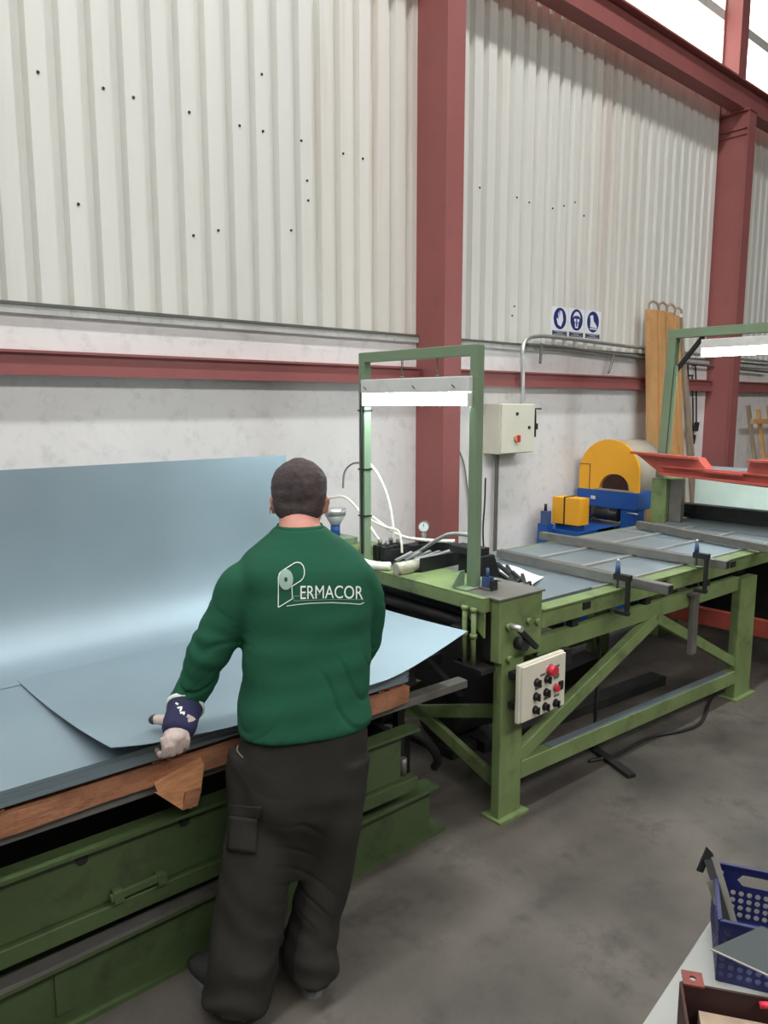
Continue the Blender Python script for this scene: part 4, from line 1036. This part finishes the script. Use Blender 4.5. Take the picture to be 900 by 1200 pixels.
o = MB().loft([ering(att(351.5, 619, tdepth(619)), r_, g_, .080, .076, 28), ering(att(351.2, 614, tdepth(614)), r_, g_, .074, .070, 28)], True, False)
co = o.build('collar', 'shirt', shirt); sd = co.modifiers.new('t', 'SOLIDIFY'); sd.thickness = 0.005
# ---- trousers
m = MB()
pel = [(835, 357, .190, .130), (860, 357, .202, .138), (885, 356, .207, .140), (920, 353, .200, .136), (945, 350, .185, .118), (970, 348, .155, .085), (1000, 345, .10, .055), (1030, 342, .05, .03)]
m.loft([ering(att(x, y, 2.42), r_, g_, a, b_, 36, 2.4) for y, x, a, b_ in pel])
limb(m, [(att(312, 880, 2.42), .118, .130), (att(309, 940, 2.42), .116, .124), (att(302, 1010, 2.40), .112, .118), (att(293, 1075, 2.39), .112, .116), (att(284, 1130, 2.37), .110, .118), (att(277, 1172, 2.37), .108, .122)])
limb(m, [(att(396, 880, 2.45), .108, .125), (att(391, 940, 2.46), .098, .116), (att(383, 1010, 2.47), .086, .106), (att(371, 1075, 2.47), .080, .102), (att(364, 1110, 2.46), .090, .112), (att(363, 1138, 2.46), .088, .112)])
me = remesh(m, 'trousers', 0.007, 26)
def foldt(co):
    z = co.z
    f = noise.noise(Vector((co.x * 7, co.y * 7, z * 6))) * 0.011
    f += math.sin((z + 0.5 * (co.x - co.y)) * 42 + 6 * noise.noise(co * 4)) * 0.0035 * max(0, noise.noise(co * 3 + Vector((5, 1, 2))) + .3)
    if z < 0.26: f += math.sin(z * 62 + 9 * noise.noise(co * 5)) * 0.007 * (0.26 - z) / 0.26
    f += noise.noise(Vector((co.x * 16, co.y * 16, z * 3.5))) * 0.005
    cr = abs(math.sin((z + 0.35 * co.x) * 30 + 8 * noise.noise(co * 3)))
    f -= 0.006 * math.exp(-(cr / 0.25) ** 2) * max(0, min(1, -0.1 + 1.8 * noise.noise(co * 4.5 + Vector((2, 8, 3))))) * (0.35 if z > 0.62 else 1)
    return f
wrinkle(me, foldt)
TR_BVH = BVHTree.FromPolygons([v.co.copy() for v in me.vertices], [list(p.vertices) for p in me.polygons])
trs = place(me, 'trousers', 'pants', man)
def on(bvh, px, py, off=0.003):
    h, n, i, d = bvh.ray_cast(CAM, ray(px, py).normalized())
    if h is None: return None
    if n.dot(ray(px, py)) > 0: n = -n
    return h + n * off
def patch(pxs, name, m_, parent, bvh, off=0.004, nu=8, nv=8):
    P = [Vector(p) for p in pxs]
    def f(u, v):
        q = (P[0] * (1 - u) + P[1] * u) * (1 - v) + (P[3] * (1 - u) + P[2] * u) * v
        return on(bvh, q.x, q.y, off) or att(q.x, q.y, 2.4)
    mm = MB().grid(f, nu, nv)
    ob = mm.build(name, m_, parent); s = ob.modifiers.new('t', 'SOLIDIFY'); s.thickness = 0.004; return ob
patch([(271, 942), (307, 945), (305, 958), (270, 955)], 'pocket_flap', 'pants', trs, TR_BVH, 0.008)
patch([(271, 955), (303, 958), (300, 1000), (268, 996)], 'cargo_pocket', 'pants', trs, TR_BVH, 0.005)
def strip(pts, w, name, m_, parent, bvh, off=0.003, sub=6):
    """ribbon drawn on a surface; pts in photo pixels"""
    P = [Vector(p) for p in pts]; Q = []
    for a, b_ in zip(P, P[1:]):
        n = max(1, int((b_ - a).length / 1.5))
        Q += [a + (b_ - a) * (k / n) for k in range(n)]
    Q.append(P[-1]); vs = []; fs = []
    for i, q in enumerate(Q):
        d = (Q[min(i + 1, len(Q) - 1)] - Q[max(i - 1, 0)]).normalized(); nn = Vector((-d.y, d.x)) * w / 2
        for s in (-1, 1):
            e = q + nn * s; h = on(bvh, e.x, e.y, off); vs.append(h if h is not None else att(e.x, e.y, 2.3))
    fs = [(2 * i, 2 * i + 1, 2 * i + 3, 2 * i + 2) for i in range(len(Q) - 1)]
    return MB().add(vs, fs).build(name, m_, parent)
strip([(280, 874), (279, 880), (282, 884), (286, 888)], 1.6, 'pocket_edge', 'greywood', trs, TR_BVH, 0.004)
# ---- print on the back of the shirt (letters follow the cloth)
Zp = lambda x, y: (310 + x / 6.43, 640 + y / 6.43)
def zp(L_): return [Zp(*p) for p in L_]
pout = [(105, 460), (105, 300), (104, 240), (112, 208), (130, 190), (180, 158), (225, 130), (247, 124), (272, 130), (290, 150), (299, 180), (299, 215), (290, 242), (272, 262), (240, 282), (206, 304), (208, 350), (210, 397), (160, 428), (105, 462)]
strip(zp(pout), 1.0, 'logo_outline', 'print', shirt, SHIRT_BVH)
strip(zp([(168, 452), (250, 440), (350, 430), (500, 426), (640, 432), (715, 438), (745, 425)]), 0.8, 'logo_line', 'print', shirt, SHIRT_BVH)
strip(zp([(222, 413), (330, 408), (500, 402), (740, 404)]), 0.4, 'logo_line', 'printg', shirt, SHIRT_BVH)
strip(zp([(222, 413), (218, 378), (330, 368), (420, 362)]), 0.4, 'logo_line', 'printg', shirt, SHIRT_BVH)
def pdisc(c, rx, ry, r0x, r0y, name, m_, off):
    n = 36; vs = []; fs = []
    for k in range(n):
        t = 2 * math.pi * k / n
        for q in range(4):
            f = q / 3; x = c[0] + math.cos(t) * (r0x + (rx - r0x) * f); y = c[1] + math.sin(t) * (r0y + (ry - r0y) * f)
            vs.append(on(SHIRT_BVH, *Zp(x, y), off))
    for k in range(n):
        for q in range(3): fs.append((k * 4 + q, k * 4 + q + 1, ((k + 1) % n) * 4 + q + 1, ((k + 1) % n) * 4 + q))
    MB().add(vs, fs).build(name, m_, shirt)
pdisc((161, 253), 54, 77, 12, 18, 'logo_disc', 'printg', 0.0035)
fc = bpy.data.curves.new('lettering', 'FONT'); fc.body = 'ERMACOR'; fc.size = 1.0; fc.offset = 0.0
fo = bpy.data.objects.new('lettering_tmp', fc); COL.objects.link(fo)
dg = bpy.context.evaluated_depsgraph_get(); dg.update()
tm = bpy.data.meshes.new_from_object(fo.evaluated_get(dg)); bpy.data.objects.remove(fo)
bm = bmesh.new(); bm.from_mesh(tm); bmesh.ops.triangulate(bm, faces=bm.faces)
bmesh.ops.subdivide_edges(bm, edges=[e for e in bm.edges if e.calc_length() > 0.15], cuts=2)
bmesh.ops.triangulate(bm, faces=bm.faces); bm.to_mesh(tm); bm.free()
tx = [v.co.x for v in tm.vertices]; tyy = [v.co.y for v in tm.vertices]
x0, x1, y0, y1 = min(tx), max(tx), min(tyy), max(tyy)
for v in tm.vertices:
    u = (v.co.x - x0) / (x1 - x0); w = (v.co.y - y0) / (y1 - y0)
    top = 296 + 8 * abs(u - .4); botm = 402 - 8 * math.sin(math.pi * u)
    h = on(SHIRT_BVH, *Zp(270 + u * 466, botm + (top - botm) * w), 0.0035)
    v.co = h if h is not None else v.co
place(tm, 'lettering', 'print', shirt, False)
# ---- body (one continuous mesh: torso, neck, head with face, arms, legs)
HAZ = R_(52); hg = Vector((math.cos(HAZ), math.sin(HAZ), 0)); hs = Vector((hg.y, -hg.x, 0))
tilt = R_(14); hf = (hg * math.cos(tilt) - UPZ * math.sin(tilt)).normalized(); hu = hs.cross(hf).normalized()
HC = att(351, 583, 2.52)
hs = hs * 1.13; hf = hf * 1.08; hu = hu * 1.05
m = MB()
hr_ = []
for zz, w, fr, bk_ in ((-.118, .030, .082, -.020), (-.105, .045, .094, .010), (-.085, .056, .098, .045), (-.06, .064, .099, .066), (-.03, .070, .098, .080), (0, .074, .096, .090), (.03, .077, .096, .096), (.06, .074, .090, .094), (.085, .062, .074, .082), (.103, .042, .050, .058), (.114, .018, .022, .026)):
    c = HC + hu * zz + hf * ((fr - bk_) / 2); hr_.append(ering(c, hs, hf, w, (fr + bk_) / 2, 28, 2.2))
m.loft(hr_)
m.obox(HC + hf * .103 - hu * .022, hs * .012, hf * .016, hu * .020)          # nose
m.obox(HC + hf * .096 + hu * .022, hs * .05, hf * .008, hu * .008)           # brow
m.obox(HC + hf * .093 - hu * .066, hs * .026, hf * .010, hu * .010)          # lips
NB = att(351, 628, tdepth(628))
limb(m, [(NB - UPZ * .06, .074, .068), (NB, .070, .066), (NB + (HC - NB) * .45, .066, .062), (HC - hu * .04, .060, .060)])
m.loft([ering(att(x, y, tdepth(y)), r_, g_, a * .84, b_ * .8, 28, 2.3) for y, x, a, b_ in TR])
for J in ([(LSH + r_ * .08 - UPZ * .02, .04, .04), (LSH + (LEL - LSH) * .4, .042, .042), (LEL, .038, .038), (LWR, .032, .030), (LWR + (LWR - LEL) * .12, .030, .026)], [(RSH - r_ * .08 - UPZ * .02, .04, .04), (RSH + (REL - RSH) * .4 - r_ * .01, .04, .04), (REL, .038, .038), (RWR, .032, .030)],
          [(att(312, 880, 2.42), .08, .085), (att(302, 1010, 2.40), .06, .065), (att(280, 1168, 2.37), .04, .045)],
          [(att(396, 880, 2.45), .08, .085), (att(379, 1010, 2.46), .06, .065), (att(363, 1140, 2.46), .04, .045)]):
    limb(m, J, 14)
for s in (-1, 1):
    ec = HC + hs * (s * .082) - hu * .026 - hf * .002
    ring = []
    for k in range(5):
        f = (k - 2) / 2; ring.append(ering(ec + hs * (s * .005 * f) - hf * 0.006 * f, hf * .8 + hs * s * -.3, hu, .024 * (1 - .25 * abs(f)), .036 * (1 - .2 * abs(f)), 14))
    m.loft(ring)
me = remesh(m, 'body', 0.0075, 2)
body = place(me, 'body', 'skin', man)
for s in (-1, 1):
    e = HC + hs * (s * .032) + hf * .090 + hu * .004
    MB().sphere(e, 0.012).build('eye', 'white', body)
    MB().sphere(e + hf * .008, 0.006).build('pupil', 'black', body)
# ---- hair: close-cropped cap
m = MB(); rings = []
for zz, w, fr, bk_ in ((-.072, .056, -.010, .072), (-.060, .066, .006, .080), (-.045, .072, .014, .086), (-.02, .0775, .020, .090), (0, .080, .030, .098), (.03, .083, .070, .104), (.06, .081, .094, .104), (.085, .070, .084, .094), (.105, .050, .060, .071), (.119, .028, .034, .042), (.125, .010, .012, .016)):
    c = HC + hu * zz + hf * ((fr - bk_) / 2); rings.append(ering(c, hs, hf, w, (fr + bk_) / 2, 32, 2.25))
m.loft(rings)
me = remesh(m, 'hair', 0.006, 2)
wrinkle(me, lambda c: noise.noise(c * 60) * 0.0022 + noise.noise(c * 25) * 0.002)
place(me, 'hair', 'hair', man)
# ---- shoes
def shoe(px, py, t0, dirn, name):
    c = atZ(px, py, 0); d = Vector(dirn).normalized(); s = Vector((d.y, -d.x, 0)); m_ = MB(); rr_ = []
    for k, (f, w, h) in enumerate(((-.03, .030, .06), (0, .042, .10), (.06, .045, .115), (.12, .047, .085), (.18, .05, .065), (.24, .045, .05), (.275, .028, .035))):
        cc = c + d * f + UPZ * (h / 2 + .018); rr_.append(ering(cc, s, UPZ, w, h / 2, 16, 2.6))
    m_.loft(rr_); o_ = m_.build('shoe', 'shoe', man)
    sl = [(-.04, 0)] ; P_ = []
    for a in range(20):
        t = 2 * math.pi * a / 20; f = .12 + .163 * math.cos(t); w = .05 * math.copysign(abs(math.sin(t)) ** .7, math.sin(t)); P_.append((f, w))
    MB().prism(P_, lambda f, w: c + d * f + s * w + UPZ * .001, (0, 0, .022)).build('sole', 'sole', o_)
shoe(285, 1186, 0, (math.cos(R_(95)), math.sin(R_(95)), 0), 'left')
shoe(366, 1160, 0, (math.cos(R_(68)), math.sin(R_(68)), 0), 'right')
# ---- gloves gripping the sheet edge
def glove(wr, edge_pt, side, thumb_to):
    """wr wrist point, edge_pt point on the sheet edge under the palm; side = +1 right hand, -1 left hand"""
    m_ = MB(); X_ = Vector((1, 0, 0)); e = Vector(edge_pt)
    kn = e + Vector((0, -.032, .004))                      # knuckle line sits outside the edge
    def chain(P, R): m_.tube(P, None, 10) if False else limb2(m_, P, R)
    # palm
    pc = [wr, wr + (kn - wr) * .35, wr + (kn - wr) * .7, kn]
    limb2(m_, pc[:3] + [kn + Vector((0, .002, .016))], [.034, .038, .036, .024], wide=1.3)
    for i, (dx, ln, rad) in enumerate(((-.036, .9, .0105), (-.012, 1.0, .0108), (.012, .97, .0105), (.035, .82, .0098))):
        k0 = kn + X_ * dx + Vector((0, .002, .016))
        P = [k0 + Vector((0, .004, .012)), k0 + Vector((0, -.012, -.016)) * ln, k0 + Vector((0, -.004, -.046)) * ln, k0 + Vector((0, .028, -.060)) * ln, k0 + Vector((0, .056, -.050)) * ln]
        limb2(m_, P, [rad * 1.15, rad * 1.1, rad * 1.05, rad, rad * .85])
    t0 = wr + (kn - wr) * .45 + X_ * (-side * -.0)
    limb2(m_, [wr + (kn - wr) * .4, wr + (kn - wr) * .62 + Vector((side * -.0, .02, .01)) + (thumb_to - wr) * .15, (thumb_to + wr + (kn - wr) * .6) / 2 + Vector((0, .004, .012)), thumb_to], [.024, .022, .018, .015])
    me_ = remesh(m_, 'glove', 0.0035, 3)
    return place(me_, 'glove', 'leather', man)
def limb2(m_, P, R, wide=1.0):
    rings = []; Q = []
    for i in range(len(P) - 1):
        for k in range(4): Q.append((P[i] + (P[i + 1] - P[i]) * (k / 4), R[i] + (R[i + 1] - R[i]) * k / 4))
    Q.append((P[-1], R[-1]))
    for i, (p, r) in enumerate(Q):
        d = (Q[min(i + 1, len(Q) - 1)][0] - Q[max(i - 1, 0)][0]).normalized()
        s = (Vector((1, 0, 0)) - d * d.x).normalized(); f = s.cross(d)
        rings.append(ering(p, s, f, r * wide, r, 12, 2.0))
    d0 = (Q[-1][0] - Q[-2][0]).normalized(); r = R[-1]; p = P[-1]
    s = (Vector((1, 0, 0)) - d0 * d0.x).normalized(); f = s.cross(d0)
    rings.append(ering(p + d0 * r * .6, s, f, r * wide * .75, r * .75, 12, 2.0)); rings.append(ering(p + d0 * r * .95, s, f, r * .3, r * .3, 12, 2.0))
    m_.loft(rings)
WL = att(214, 832, 2.435)
EL = atY(200, 868, YE)
TH = atZ(181, 843, near_edge(EL.x) + 0.030)
gl = glove(WL, EL, -1, TH)
MB().sphere(TH, 0.0165, sc=(1.2, 1, .95)).build('thumb_tip', 'shoe', gl)
d = (EL + Vector((0, -.03, .01)) - LWR)
def cuffring(p, d_, a, b_):
    d_ = d_.normalized(); s = (r_ - d_ * r_.dot(d_)).normalized(); return ering(p, s, s.cross(d_), a, b_, 24, 2.1)
CUF = ((-.10, .056, .052), (0.12, .059, .055), (.35, .053, .047), (.58, .054, .044), (.72, .052, .040), (.82, .044, .030))
cufv = [cuffring(LWR + d * f, d, a, b_) for f, a, b_ in CUF]
cf = MB().loft(cufv).build('glove_cuff', 'navy', man)
m = MB(); m.loft([cuffring(LWR + d * f, d, .0625, .0585) for f in (.11, .18)]); m.build('cuff_trim', 'print', cf)
cb_ = BVHTree.FromPolygons([v for r in cufv for v in r], [[i * 24 + k, i * 24 + (k + 1) % 24, (i + 1) * 24 + (k + 1) % 24, (i + 1) * 24 + k] for i in range(len(CUF) - 1) for k in range(24)])
for pts in ([(206, 824), (209, 826)], [(208, 830), (213, 829), (211, 834)], [(211, 836), (216, 835), (215, 838)]):
    if all(on(cb_, *p) is not None for p in pts): strip(pts, 2.2, 'cuff_mark', 'print', cf, cb_, 0.002)
if all(on(cb_, *p) is not None for p in [(218, 838), (229, 841), (222, 846)]):
    strip([(219, 839), (227, 843), (220, 845)], 4, 'cuff_mark', 'leather', cf, cb_, 0.002)
ER = Vector((1.64, YE, near_edge(1.64)))
gr = glove(RWR + Vector((.02, -.01, 0)), ER, 1, ER + Vector((-.05, .05, .03)))
